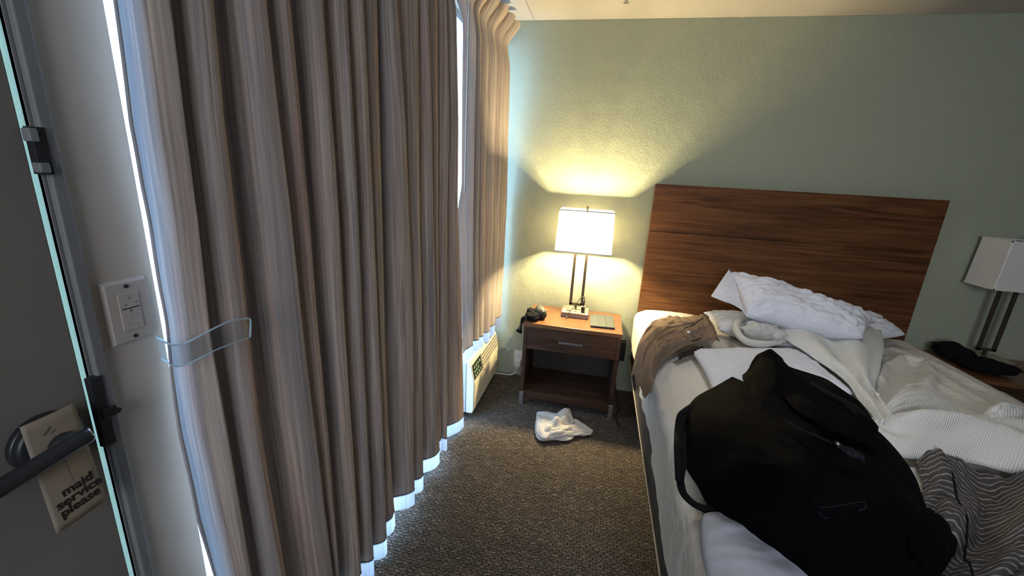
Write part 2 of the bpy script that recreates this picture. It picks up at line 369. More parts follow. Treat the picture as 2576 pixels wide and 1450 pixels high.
# lever handle on the door
hc = Vector((XL, .392, 1.062))
bm = bmesh.new(); cyl(bm, hc, hc+Vector((.012, 0, 0)), .044, 40); cyl(bm, hc+Vector((.012, 0, 0)), hc+Vector((.020, 0, 0)), .044, 40, .036)
ros = from_bm('handle_rosette', bm, 'lever', dr, True)
lh = tube('door_handle', [(-.779, .392, 1.062), (-.765, .392, 1.062), (-.748, .389, 1.064)], .015, 'lever', dr, 16, 12, rf=lambda u: 1+.25*math.sin(u*PI))
tube('lever', [(-.734, .409, 1.073), (-.736, .395, 1.071), (-.739, .37, 1.066), (-.742, .33, 1.058), (-.745, .285, 1.052), (-.752, .262, 1.05)], .0125, 'lever', lh, 16, 30, 1.0, rf=lambda u: 1.0 if u > .05 else .92)
bm = bmesh.new(); cyl(bm, (-.735, .407, 1.073), (-.7325, .4125, 1.0745), .0100, 24); tag(from_bm('lock_cylinder', bm, 'steel', lh, True), 'bright oval key cylinder at the lever end')
bm = bmesh.new(); bx(bm, -.7345, -.7318, .4126, .4132, 1.0735, 1.0755); from_bm('keyhole', bm, 'ink', lh)
# hang tag
cTL, cTR, cBR, cBL = (at(50, 1076, 'x', -.766), at(186, 1013, 'x', -.766), at(268, 1256, 'x', -.760), at(143, 1345, 'x', -.760))
ht = empty('door_hanger', (-.77, .385, 1.06), 'cream card door hanger with black lettering hung on the lever handle', 'sign')
def cardf(u, v): return cBL.lerp(cBR, u).lerp(cTL.lerp(cTR, u), v)
grid('card', 12, 16, lambda u, v: cardf(u, v)+Vector((.002*math.sin(u*3), 0, 0)), 'card', ht, thick=.0008)
exu = (cBR-cBL).normalized(); exv = (cTL-cBL); exv = (exv-exu*exv.dot(exu)).normalized(); exn = exu.cross(exv)
def text(name, s, origin, ux, uy, size, mat, parent, depth=.0004, bold=0):
    cu = bpy.data.curves.new(name, 'FONT'); cu.body = s; cu.size = size; cu.extrude = depth; cu.offset = bold; cu.align_x = 'CENTER'
    to = bpy.data.objects.new(name, cu); COL.objects.link(to)
    dg = bpy.context.evaluated_depsgraph_get(); me = bpy.data.meshes.new_from_object(to.evaluated_get(dg)); bpy.data.objects.remove(to)
    nn_ = ux.cross(uy); mt = Matrix((ux, uy, nn_)).transposed().to_4x4(); mt.translation = origin; me.transform(mt); me.materials.clear()
    return link(name, me, mat, parent)
cw = (cBR-cBL).length; chh = (cTL-cBL).length
for s, u, v in (('maid', .58, .275), ('service', .57, .19), ('please', .54, .105)):
    text('lettering', s, cardf(u, v)+exn*.0022, exu, exv, .0212, 'ink', ht, .0003, .0004)
bm = bmesh.new(); a = cardf(.52, .36)+exn*.0018; b = cardf(.50, .62)+exn*.0018; cyl(bm, a, b, .0006, 6); tag(from_bm('slit', bm, 'faint', ht), 'fine cut running down from the hole')
for (u, v, uu, vv, r) in ((.42, .90, .28, .86, .0016), (.52, .86, .42, .85, .001)):
    bm = bmesh.new(); cyl(bm, cardf(u, v)+exn*.0018, cardf(uu, vv)+exn*.0018, r, 6); from_bm('printed_mark', bm, 'faint', ht)
# switch plate
sw = empty('switch_plate', (XL, .5375, 1.227), 'ivory fan control switch plate on the wall between door and curtain', 'switch')
bm = bmesh.new(); vs = bx(bm, XL, XL+.007, .5015, .5745, 1.169, 1.284)
for v in vs:
    if v.co.x > XL+.003: v.co.y = .538+(v.co.y-.538)*.86; v.co.z = 1.2265+(v.co.z-1.2265)*.91
from_bm('plate', bm, 'plate', sw)
box('control_insert', XL+.0068, XL+.0088, .5215, .5545, 1.1935, 1.2605, 'plate', sw, .0006)
box('slider_slot', XL+.0088, XL+.0092, .5245, .5525, 1.2325, 1.2342, 'ink', sw, 0)
for z in (1.2725, 1.1805):
    bm = bmesh.new(); cyl(bm, (XL+.0068, .538, z), (XL+.0085, .538, z), .0033, 16); from_bm('screw', bm, 'lever', sw)
def star(y, z, r):
    bm = bmesh.new()
    for k in range(3):
        a = PI*k/3; d = Vector((0, math.cos(a), math.sin(a)))*r; cyl(bm, Vector((XL+.009, y, z))-d, Vector((XL+.009, y, z))+d, .00028, 4)
    from_bm('star_mark', bm, 'faint', sw)
star(.538, 1.2285, .003); star(.549, 1.2420, .0018); star(.531, 1.2400, .0014); star(.5385, 1.2515, .0016)
for (y, z) in ((.529, 1.220), (.538, 1.218), (.547, 1.219), (.532, 1.203), (.545, 1.2015)):
    bm = bmesh.new(); cyl(bm, (XL+.0088, y, z), (XL+.0091, y, z), .0009, 8); from_bm('dot_mark', bm, 'faint', sw)
bm = bmesh.new(); cyl(bm, (XL+.0086, .539, 1.2095), (XL+.0092, .539, 1.2095), .0048, 20); from_bm('button', bm, 'plate', sw)
# ------------------------------------------------------------------ curtains
RX = [0, 300, 550, 850, 1100, 1400]
def RY(vals, x): return [at(px, py, 'x', x) for px, py in zip(vals, RX) if px]
ridges = [  # silhouettes of the folds, traced down the drape
 ([421, 460, 495, 528, 571, 622], -.700, .060), ([527, 553, 584, 622, 650, 700], -.695, .040), ([670, 703, 731, 763, 794, 833], -.682, .055), ([727, 754, 777, 800, 824, 848], -.690, .045),
 ([813, 834, 851, 868, 884, 905], -.686, .075), ([872, 887, 899, 912, 924, 938], -.684, .070), ([912, 929, 941, 952, 962, 974], -.682, .075),
 ([947, 953, 957, 963, 975, 1000], -.700, .040), ([997, 1018, 1028, 1038, 1041, 1044], -.675, .085), ([1051, 1054, 1055, 1060, 1062, 1064], -.682, .070), ([1077, 1088, 1091, 1097, 1105, 1110], -.668, .080),
 ([1100, 1103, 1102, 1104, 1110, None], -.690, .050), ([1125, 1128, 1125, 1124, 1122, None], -.672, .085), ([1148, 1153, 1153, 1163, 1167, None], -.660, .070)]
def ycurve(pts):
    P = sorted([(p.z, p.y) for p in pts])
    def f(z):
        if z <= P[0][0]:
            a, b = P[0], P[1]; s = (b[1]-a[1])/(b[0]-a[0]); return a[1]+max(-.08, min(.08, s))*(z-a[0])
        if z >= P[-1][0]: return P[-1][1]+(P[-1][1]-P[-2][1])/(P[-1][0]-P[-2][0])*min(.15, z-P[-1][0])*.5
        for a, b in zip(P, P[1:]):
            if a[0] <= z <= b[0]: s = (z-a[0])/(b[0]-a[0]); return a[1]+(b[1]-a[1])*s
    return f
def drape(name, edge, folds, z0, z1, mat, parent, hemf=None, sub=20, header=True, rows=74, seed=0, endy=None):
    # edge = (y function, x function) of the near edge; folds = [(y function, x, depth)]
    prof = []; U = [0]
    nf = len(folds); cols = nf*sub+1
    def pt(ci, z):
        k = min(int(ci/sub), nf-1); t_ = ci/sub-k
        if k == 0: ya, xa = edge[0](z), edge[1](z)
        else: ya, xa = folds[k-1][0](z), folds[k-1][1]
        yb, xb, dp = folds[k][0](z), folds[k][1], folds[k][2]
        if yb < ya+.004: yb = ya+.004
        q_ = .30
        s = ((.5-.5*math.cos(PI*t_/q_)) if t_ < q_ else (.5+.5*math.cos(PI*(t_-q_)/(1-q_))))**1.6
        if k == 0: s *= .4
        dep = dp*s
        amp = 1
        x = xa+(xb-xa)*t_-dep*amp
        y = ya+(yb-ya)*t_
        if header:
            g = math.exp(-((z-2.245)/.07)**2); x -= .018*g*(1-s); fl = sstep(2.25, 2.37, z); x += fl*(.045*(1-s)+.012); y += fl*.02*math.sin(2*PI*t_)
        fi = ci/sub*14; x += min(1, fi/6)*(.0045*nz(fi*.21+seed, z*1.3)+.0015*nz(fi*.6+seed, z*4, 5)); y += .003*min(1, fi/6)*nz(fi*.15+seed, z*1.1, 9)
        return Vector((max(x, XL+.012), y, z))
    for c in range(1, cols): U.append(U[-1]+(pt(c, 1.2)-pt(c-1, 1.2)).length)
    def fn(u, v):
        c = u*(cols-1); hz = z0+(hemf(c/sub) if hemf else 0); z = hz+(z1-hz)*v
        return pt(c, z)
    o = grid(name, cols, rows, fn, mat, parent, uv=lambda u, v: (U[round(u*(cols-1))]+seed, v*(z1-z0)), thick=0)
    # stitched hem line
    P = [fn(c/(cols-1), .078/(z1-z0)) + Vector((.0016, -.0006, 0)) for c in range(cols)]
    bm = bmesh.new(); a = [bm.verts.new(p) for p in P]; b = [bm.verts.new(p+Vector((.0012, -.0006, .005))) for p in P]
    for i in range(cols-1): bm.faces.new((a[i], a[i+1], b[i+1], b[i]))
    st = from_bm('hem_stitching', bm, 'darkstitch', parent)
    return o
M['darkstitch'] = plain('dark_stitching', (.07, .065, .07, 1), .9)
c1 = empty('long_curtain', (-.72, 1.3, 0), 'floor length drape', 'curtain', group='streaked drapes along the window')
c1['label'] = 'floor length drape streaked taupe and blue grey, held back by a clear strap'
edx = lambda z: -.735 - .045*math.exp(-((z-1.18)/.28)**2)
eyp = []
for px, py in ((284, 0), (322, 300), (353, 470), (374, 570), (414, 800), (421, 865), (448, 1100), (496, 1320), (534, 1440)):
    q = at(px, py, 'x', -.75)
    for _ in range(4): q = at(px, py, 'x', edx(q.z))
    eyp.append(q)
ey = ycurve(eyp)
fl1 = [(ycurve(RY(v, x)), x, d) for v, x, d in ridges]
drape('cloth', (ey, edx), fl1, .034, 2.37, 'curt', c1, hemf=lambda f: .012*math.sin(f*1.7)+.012*math.sin(f*.6+1))
c2 = empty('short_curtain', (-.70, 2.4, .4), 'short streaked drape ending just above the air conditioner beside the green wall', 'curtain', group='streaked drapes along the window')
def cst(pairs): return ycurve([Vector((0, y, z)) for z, y in pairs])
fl2 = [(cst([(.4, 2.23), (1.3, 2.15), (2.2, 2.11)]), -.664, .016), (cst([(.4, 2.36), (1.3, 2.25), (2.2, 2.20)]), -.664, .06), (cst([(.4, 2.46), (1.3, 2.36), (2.2, 2.33)]), -.662, .07), (cst([(.4, 2.57), (1.3, 2.53), (2.2, 2.47)]), -.652, .06),
       (cst([(.4, 2.68), (1.3, 2.67), (2.2, 2.60)]), -.645, .05), (cst([(.4, 2.840), (1.3, 2.835), (2.2, 2.72)]), -.634, .045)]
drape('cloth', (cst([(.4, 2.13), (1.25, 1.985), (1.45, 1.948), (1.73, 1.932), (2.2, 1.915)]), lambda z: -.690+.0255*sstep(1.30, 1.46, z)*sstep(2.25, 2.12, z)), fl2, .395, 2.37, 'curt2', c2, hemf=lambda f: .018*math.sin(f*1.1+.5), seed=7)
# wand
wd = tube('curtain_wand', [(-.642, 1.930, 2.2), (-.642, 1.930, 1.8), (-.642, 1.932, 1.40)], .0032, 'card', None, 8, 10)
tag(wd, 'thin pale pull wand hanging beside the bright slit between the two drapes', 'wand')
# clear strap holding the drape
sp = empty('curtain_holdback', (XL, .56, 1.2), 'clear acrylic strap holding back the long drape next to the switch plate', 'holdback')
# the strap curls off the wall, over the leading edge and along the drape
top = [at(425, 866, 'x', -.75), at(440, 869, 'x', -.70), at(470, 862, 'x', -.672), at(520, 836, 'x', -.655), at(575, 810, 'x', -.650), at(622, 802, 'x', -.648)]
bot = [at(437, 921, 'x', -.75), at(452, 922, 'x', -.70), at(478, 914, 'x', -.672), at(528, 888, 'x', -.655), at(580, 866, 'x', -.650), at(629, 849, 'x', -.648)]
top.insert(0, Vector((XL+.002, top[0].y+.016, top[0].z))); bot.insert(0, Vector((XL+.002, bot[0].y+.016, bot[0].z)))
Tt = crom(top, 40); Bt = crom(bot, 40)
grid('strap_band', 40, 5, lambda u, v: Bt[round(u*39)].lerp(Tt[round(u*39)], v), 'acryl', sp)
tag(tube('strap_rim', top+[at(630, 810, 'x', -.648), bot[-1]], .0018, 'acedge', sp, 8, 90), 'acrylic edge in a pale colour standing for daylight')
tube('strap_rim', bot, .0012, 'acedge', sp, 8, 60)
# ------------------------------------------------------------------ air conditioner
ac = empty('air_conditioner', (-.72, 2.5, 0), 'ivory wall air conditioner under the short drape by the green wall', 'air conditioner')
AY0, AY1 = 2.196, 2.80
def prism(name, prof, y0, y1, mat, parent, bev=.004):
    bm = bmesh.new(); a = [bm.verts.new((x, y0, z)) for x, z in prof]; b = [bm.verts.new((x, y1, z)) for x, z in prof]; n_ = len(prof)
    bm.faces.new(a); bm.faces.new(b[::-1])
    for i in range(n_): bm.faces.new((a[i], a[(i+1) % n_], b[(i+1) % n_], b[i]))
    if bev: bmesh.ops.bevel(bm, geom=bm.edges[:], offset=bev, segments=2, affect='EDGES')
    return from_bm(name, bm, mat, parent)
prism('sleeve', [(XL, .04), (-.69, .04), (-.69, .378), (XL, .378)], AY0, AY1, 'acs', ac)
prism('front_cover', [(-.688, .040), (-.652, .040), (-.640, .058), (-.641, .256), (-.664, .368), (-.690, .380)], AY0+.001, AY1-.001, 'acw', ac, .003)
# top plate, lit by the window
box('top_plate', XL+.001, -.672, AY0+.004, AY1-.004, .376, .382, 'acw', ac, .002)
# horizontal ribs on the front
for k in range(19):
    z = .066+k*.0098
    box('rib', -.6415, -.6365, AY0+.012, AY1-.012, z, z+.0052, 'acw', ac, .0009)
# sloped grille: bars over a dark slab that paints the shade of the openings
sl0, sl1 = Vector((-.6415, 0, .262)), Vector((-.6625, 0, .362)); sd = (sl1-sl0); sdn = sd.normalized(); sn = Vector((sd.z, 0, -sd.x)).normalized()
def onslope(y, s, off): p = sl0+sd*s+sn*off; return Vector((p.x, y, p.z))
def slab(name, y0, y1, s0, s1, o0, o1, mat, parent):
    bm = bmesh.new(); c_ = [onslope(y, s, o) for y in (y0, y1) for s in (s0, s1) for o in (o0, o1)]
    V = [bm.verts.new(p) for p in c_]
    for f in ((0, 1, 3, 2), (4, 6, 7, 5), (0, 4, 5, 1), (2, 3, 7, 6), (0, 2, 6, 4), (1, 5, 7, 3)): bm.faces.new([V[i] for i in f])
    return from_bm(name, bm, mat, parent)
slab('grille_opening_shade', 2.395, 2.785, .06, .97, .0005, .0012, 'acdark', ac)
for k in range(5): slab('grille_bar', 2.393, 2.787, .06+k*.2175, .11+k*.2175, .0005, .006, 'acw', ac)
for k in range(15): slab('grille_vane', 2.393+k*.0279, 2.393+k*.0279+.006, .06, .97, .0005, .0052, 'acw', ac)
cp = slab('control_panel', 2.215, 2.378, .05, .97, .0008, .003, 'panel', ac); tag(cp, 'dark green panel with pale keys')
for i in range(3):
    for j in range(4):
        if (i, j) == (1, 3): continue
        slab('key', 2.232+j*.036, 2.232+j*.036+.017, .14+i*.27, .14+i*.27+.14, .003, .0042, 'keys', cp)
tag(box('door_tab', -.6400, -.632, 2.395, 2.44, .246, .258, 'acw', ac, .002), 'small raised tab under the grille')
# outlet, plug, cord
ot = empty('wall_outlet', (-.49, YB, .13), 'white wall outlet low on the green wall beside the nightstand', 'outlet')
box('plate', -.526, -.452, YB-.006, YB, .072, .205, 'white', ot, .002)
box('socket', -.512, -.468, YB-.008, YB-.005, .150, .185, 'white', ot, .001)
cdw = empty('power_cord', (-.5, YB-.03, .11), 'thick white power cord plugged into the low wall outlet', 'cord')
box('plug', -.513, -.466, YB-.045, YB-.007, .082, .142, 'white', cdw, .006)
tube('cable', [(-.49, YB-.03, .085), (-.50, YB-.035, .04), (-.535, YB-.04, .012), (-.60, YB-.04, .008), (-.68, YB-.04, .008), (-.74, YB-.05, .03), (-.76, YB-.06, .06)], .006, 'white', cdw, 8, 40)
# ------------------------------------------------------------------ nightstands
def nightstand(x0, label):
    t = empty('nightstand', (x0+.31, 2.66, 0), label, 'nightstand', group='nightstands beside the bed')
    x1 = x0+.62; yf, yb = 2.456, 2.862
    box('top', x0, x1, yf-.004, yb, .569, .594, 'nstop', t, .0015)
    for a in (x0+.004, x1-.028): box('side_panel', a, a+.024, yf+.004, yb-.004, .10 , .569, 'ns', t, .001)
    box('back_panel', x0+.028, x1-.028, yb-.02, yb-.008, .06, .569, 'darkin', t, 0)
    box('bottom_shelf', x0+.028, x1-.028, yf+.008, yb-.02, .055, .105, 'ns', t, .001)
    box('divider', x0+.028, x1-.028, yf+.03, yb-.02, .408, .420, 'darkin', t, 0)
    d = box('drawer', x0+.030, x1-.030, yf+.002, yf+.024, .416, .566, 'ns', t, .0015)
    bm = bmesh.new(); xc = (x0+x1)/2; bx(bm, xc-.077, xc+.077, yf-.017, yf-.009, .484, .499, .002); bx(bm, xc-.070, xc-.062, yf-.012, yf+.003, .487, .496); bx(bm, xc+.062, xc+.070, yf-.012, yf+.003, .487, .496)
    from_bm('handle', bm, 'handle', d)
    for a in (x0+.003, x1-.027):
        for y in (yf+.003, yb-.030): box('foot', a, a+.026, y, y+.026, 0, .100, 'steel', t, .001)
    return t
nightstand(-.401, 'walnut nightstand with open shelf between air conditioner and bed')
nightstand(2.02, 'dark nightstand in shadow on the far right side of the bed')
# ------------------------------------------------------------------ lamps
def lamp(xc, yc, label, lit):
    t = empty('table_lamp', (xc, yc, .594), label, 'lamp', group='box shade lamps on the nightstands')
    y0, y1 = yc-.011, yc+.139
    b = box('base', xc-.102, xc+.076, y0, y1, .5965, .632, 'beige', t, .002)
    box('foot_pad', xc-.099, xc+.073, y0+.003, y1-.003, .594, .598, 'blackp', t, 0)
    tag(box('front_panel', xc-.1005, xc+.0745, y0-.002, y0+.0005, .5985, .628, 'basefront', b, .0005), 'brown front face of the base')
    box('socket', xc-.073, xc-.045, y0+.030, y0+.052, .6318, .6328, 'blackp', b, 0)
    box('usb_port', xc-.020, xc-.002, y0+.028, y0+.040, .6318, .6328, 'blackp', b, 0)
    bm = bmesh.new(); fx0, fx1 = xc-.060, xc+.034; zf0, zf1 = .662, 1.045; yy = yc+.075
    for a in ((fx0, fx0+.018, zf0, zf1), (fx1-.018, fx1, zf0, zf1), (fx0, fx1, zf0, zf0+.016), (fx0, fx1, zf1-.016, zf1)): bx(bm, a[0], a[1], yy-.0065, yy+.0065, a[2], a[3], .001)
    bx(bm, xc-.020, xc-.006, yy-.007, yy+.007, .631, .663, .001)
    from_bm('frame', bm, 'metal', t)
    xs_, ys_ = xc-.000, yy-.02
    bm = bmesh.new(); cyl(bm, (xc-.013, yy, zf1), (xc-.013, yy, 1.10), .006, 10); from_bm('stem', bm, 'metal', t)
    # box shade: four thin walls, slightly narrower at the top, open above and below
    sh = .178; sdp = .10; z0, z1 = 1.045, 1.305; tp = .95
    sc_ = xc+.0
    cb = [(-sh, -sdp), (sh, -sdp), (sh, sdp), (-sh, sdp)]
    bm = bmesh.new(); lo = [bm.verts.new((sc_+a, ys_+b_, z0)) for a, b_ in cb]; hi = [bm.verts.new((sc_+a*tp, ys_+b_*tp, z1)) for a, b_ in cb]
    for i in range(4): bm.faces.new((lo[i], lo[(i+1) % 4], hi[(i+1) % 4], hi[i]))
    bmesh.ops.bevel(bm, geom=[e for e in bm.edges if abs(e.verts[0].co.z-e.verts[1].co.z) > .1], offset=.006, segments=3, affect='EDGES')
    so = from_bm('shade', bm, 'shade' if lit else 'shade_unlit', t)
    for z, k in ((z0, 1), (z1, tp)):
        bm = bmesh.new()
        for a, b_, c_, d_ in ((-sh, sh, -sdp, -sdp), (-sh, sh, sdp, sdp), (-sh, -sh, -sdp, sdp), (sh, sh, -sdp, sdp)):
            bx(bm, sc_+a*k-.002, sc_+b_*k+.002, ys_+c_*k-.002, ys_+d_*k+.002, z-.003, z+.005)
        from_bm('shade_trim', bm, 'white', so)
    bm = bmesh.new(); bx(bm, sc_-.002, sc_+.002, ys_-sdp*tp, ys_+sdp*tp, z1-.006, z1-.003); bx(bm, sc_-sh*tp, sc_+sh*tp, ys_-.002, ys_+.002, z1-.006, z1-.003); from_bm('spider', bm, 'metal', t)
    bm = bmesh.new(); bx(bm, sc_-.007, sc_+.007, ys_-.007, ys_+.007, z1-.003, z1+.028, .002); from_bm('finial', bm, 'metal', t)
    if lit:
        bm = bmesh.new(); bmesh.ops.create_uvsphere(bm, u_segments=20, v_segments=12, radius=.022, matrix=Matrix.Translation((sc_, ys_, 1.155)))
        bo = from_bm('bulb', bm, 'bulb', t, True)
    else:
        bm = bmesh.new(); bmesh.ops.create_uvsphere(bm, u_segments=20, v_segments=12, radius=.026, matrix=Matrix.Translation((sc_, ys_, 1.155))); from_bm('bulb', bm, 'white', t, True)
    return t
lamp(-.078, 2.661, 'lit table lamp with white box shade on the nightstand between window and bed', True)
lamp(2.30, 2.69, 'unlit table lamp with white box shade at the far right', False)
plo.location = (-.078, 2.716, 1.155)
# charger standing on the lamp base, cable looping over its front
ch = empty('charger', (-.02, 2.69, .632), 'black phone charger block with cable standing on the lit lamp base', 'charger')
bm = bmesh.new(); bx(bm, -.052, -.028, 2.672, 2.698, .632, .672, .003); from_bm('adapter', bm, 'blackp', ch)
tag(box('adapter_ring', -.053, -.027, 2.671, 2.699, .672, .677, 'steel', ch, .001), 'thin silver band')
bm = bmesh.new(); cyl(bm, (-.040, 2.685, .677), (-.036, 2.685, .715), .0055, 12, .0045); from_bm('cable_plug', bm, 'blackp', ch)
tube('cable', [(-.036, 2.685, .712), (-.039, 2.682, .742), (-.062, 2.67, .735), (-.085, 2.655, .70), (-.112, 2.64, .655), (-.138, 2.635, .615), (-.140, 2.625, .601)], .0022, 'blackp', ch, 8, 50)
bm = bmesh.new(); cyl(bm, (-.139, 2.634, .612), (-.142, 2.615, .5975), .0038, 10); from_bm('cable_tip', bm, 'blackp', ch)
# tablet
tb_ = empty('tablet', (.09, 2.64, .594), 'slim tablet in dark folded cover on right end of the lit nightstand', 'tablet')
a0, b0, c0, d0 = Vector((.020, 2.514, .594)), Vector((.172, 2.526, .594)), Vector((.162, 2.771, .594)), Vector((.010, 2.755, .594))
def quadbox(name, P, z0, z1, mat, parent, bev):
    bm = bmesh.new(); lo = [bm.verts.new((p.x, p.y, z0)) for p in P]; hi = [bm.verts.new((p.x, p.y, z1)) for p in P]
    bm.faces.new(lo[::-1]); bm.faces.new(hi)
    for i in range(4): bm.faces.new((lo[i], lo[(i+1) % 4], hi[(i+1) % 4], hi[i]))
    bmesh.ops.bevel(bm, geom=bm.edges[:], offset=bev, segments=2, affect='EDGES'); return from_bm(name, bm, mat, parent)
quadbox('body', (a0, b0, c0, d0), .594, .603, 'blackp', tb_, .003)
for k in range(3):
    s0, s1 = k/3+.004, (k+1)/3-.004
    quadbox('cover_panel', (a0.lerp(b0, s0), a0.lerp(b0, s1), d0.lerp(c0, s1), d0.lerp(c0, s0)), .6025, .6065, 'case', tb_, .0015)
# cylinder with black pouch
cn = empty('grey_canister', (-.325, 2.60, .594), 'grey green cylinder with black end cap lying on left end of nightstand', 'canister')
ca, cb_ = Vector((-.330, 2.665, .627)), Vector((-.297, 2.545, .627))
bm = bmesh.new(); cyl(bm, ca, cb_, .033, 32); bmesh.ops.bevel(bm, geom=[e for e in bm.edges if len(e.link_faces) == 2 and e.calc_face_angle(0) > 1], offset=.006, segments=3, affect='EDGES'); from_bm('body', bm, 'greyp', cn, True)
bm = bmesh.new(); dv = (cb_-ca).normalized(); cyl(bm, cb_-dv*.012, cb_+dv*.012, .0335, 32, .028); from_bm('end_cap', bm, 'blackp', cn, True)
tag(box('pale_tab', -.278, -.272, 2.575, 2.584, .645, .654, 'button', cn, .0005), 'small pale tab')
pc = empty('black_pouch', (-.38, 2.51, .594), 'black cloth pouch slumped over the left front corner of nightstand', 'pouch')
def blob(name, c, r, mat, parent, seed=0, amp=.25, f=2.2, rot=0, n=(28, 18)):
    c = Vector(c)
    def fn(u, v):
        th = 2*PI*u; ph = PI*v; d = Vector((math.sin(ph)*math.cos(th), math.sin(ph)*math.sin(th), math.cos(ph)))
        k = 1+amp*noise.noise(d*f+Vector((seed, seed*1.7, 0)))+amp*.5*noise.noise(d*f*2.3+Vector((seed, 3, 9)))
        q = Vector((d.x*r[0]*k, d.y*r[1]*k, d.z*r[2]*k))
        if rot: q = Matrix.Rotation(rot, 3, 'Z') @ q
        return c+q
    return grid(name, n[0], n[1], fn, mat, parent)
blob('pouch_body', (-.352, 2.520, .620), (.046, .048, .026), 'darkcloth', pc, 3, .35)
blob('pouch_fold', (-.378, 2.585, .622), (.028, .05, .027), 'darkcloth', pc, 8, .4)
tube('strap', [(-.37, 2.50, .620), (-.405, 2.485, .612), (-.418, 2.475, .575), (-.428, 2.470, .545), (-.440, 2.465, .522)], .013, 'darkcloth', pc, 10, 24, .6, rf=lambda u: 1+.5*math.sin(u*7))
tube('strap', [(-.38, 2.52, .620), (-.412, 2.50, .600), (-.420, 2.485, .56), (-.418, 2.478, .53), (-.422, 2.472, .508)], .010, 'darkcloth', pc, 10, 24, .6, rf=lambda u: 1+.3*math.sin(u*9))
tag(tube('seam_trim', [(-.413, 2.478, .598), (-.419, 2.462, .565), (-.430, 2.452, .540)], .0022, 'greyp', pc, 6, 12), 'grey line along the strap')
# ------------------------------------------------------------------ headboard
hb = empty('headboard', (1.12, 2.82, .45), 'wide dark walnut headboard panel mounted on the green wall', 'headboard')
HX0, HX1, HT = .327, 1.915, 1.497
zs = [.42, at(1598, 800, 'y', 2.841).z, at(1614, 691, 'y', 2.841).z, at(1631, 580, 'y', 2.841).z, HT]
for a, b in zip(zs, zs[1:]): box('plank', HX0, HX1, 2.823, 2.843, a+.0010, b-.0010, 'head', hb, .0012)
box('backing', HX0+.006, HX1-.006, 2.842, 2.850, .43, HT-.006, 'ns', hb, 0)
for x in (.62, 1.12, 1.62): box('mounting_cleat', x-.03, x+.03, 2.850, YB, .6, 1.3, 'ns', hb, 0)
# ------------------------------------------------------------------ bed
BX0, BX1, BY0, BY1 = .300, 1.93, .70, 2.815
bed = empty('bed', (1.12, 1.76, 0), 'queen bed with dark base and steel side rail under the headboard', 'bed')
box('box_base', BX0+.11, BX1-.10, BY0+.06, BY1-.01, .05, .286, 'darkrail', bed, .01)
box('box_spring', BX0+.024, BX1-.02, BY0+.01, BY1, .286, .40, 'darkrail', bed, .015)
for x0, x1 in ((BX0+.012, BX0+.045), (BX1-.035, BX1-.002)): box('side_rail', x0, x1, BY0, BY1, .282, .300, 'darkrail', bed, .001)
tag(box('rail_lip', BX0+.007, BX0+.012, BY0, BY1, .297, .304, 'rail', bed, .001), 'bright steel edge of the side rail')
for x in (BX0+.14, BX1-.18):
    for y in (BY0+.12, BY1-.1): box('leg', x, x+.045, y, y+.045, 0, .055, 'darkrail', bed, .002)
box('mattress', BX0+.034, BX1-.012, BY0+.012, BY1-.008, .40, .648, 'pillowb', bed, .05)
MT = .662
# raised creases of the sheet: (pixel polyline, height, width)
creases = []
def crease(pts, h, wd): creases.append(([at(px, py, 'z', MT+.02) for px, py in pts], h, wd))
crease([(2210, 960), (2225, 925), (2270, 900), (2325, 912), (2345, 945), (2325, 975), (2285, 985)], .045, .030)
crease([(2215, 900), (2260, 895), (2350, 930), (2480, 1010)], .022, .03)
crease([(2250, 870), (2350, 905), (2470, 965)], .012, .02)
crease([(2350, 960), (2450, 1010), (2560, 1030)], .018, .025)
crease([(2330, 1010), (2420, 1030), (2520, 1060)], .015, .02)
crease([(1640, 1010), (1665, 1120), (1690, 1230), (1735, 1300)], .007, .016)
crease([(1650, 1080), (1690, 1180), (1720, 1270)], .006, .012)
crease([(1745, 1360), (1740, 1300), (1790, 1290), (1860, 1320)], .028, .028)
crease([(1700, 1330), (1715, 1400), (1730, 1450)], .014, .018)
crease([(1700, 905), (1690, 960), (1700, 1040)], .006, .02)
crease([(1780, 1240), (1840, 1225), (1900, 1240)], .008, .012)
crease([(1770, 1215), (1840, 1200), (1900, 1210)], .006, .01)
def sheet_h(x, y):
    h = 0
    for P, a, wd in creases:
        best = 9
        for p, q in zip(P, P[1:]):
            dx, dy = q.x-p.x, q.y-p.y; s = max(0, min(1, ((x-p.x)*dx+(y-p.y)*dy)/(dx*dx+dy*dy+1e-9)))
            d = math.hypot(x-p.x-dx*s, y-p.y-dy*s); best = min(best, d)
        if best < wd*3: h = max(h, a*math.exp(-(best/wd)**2))
    return h
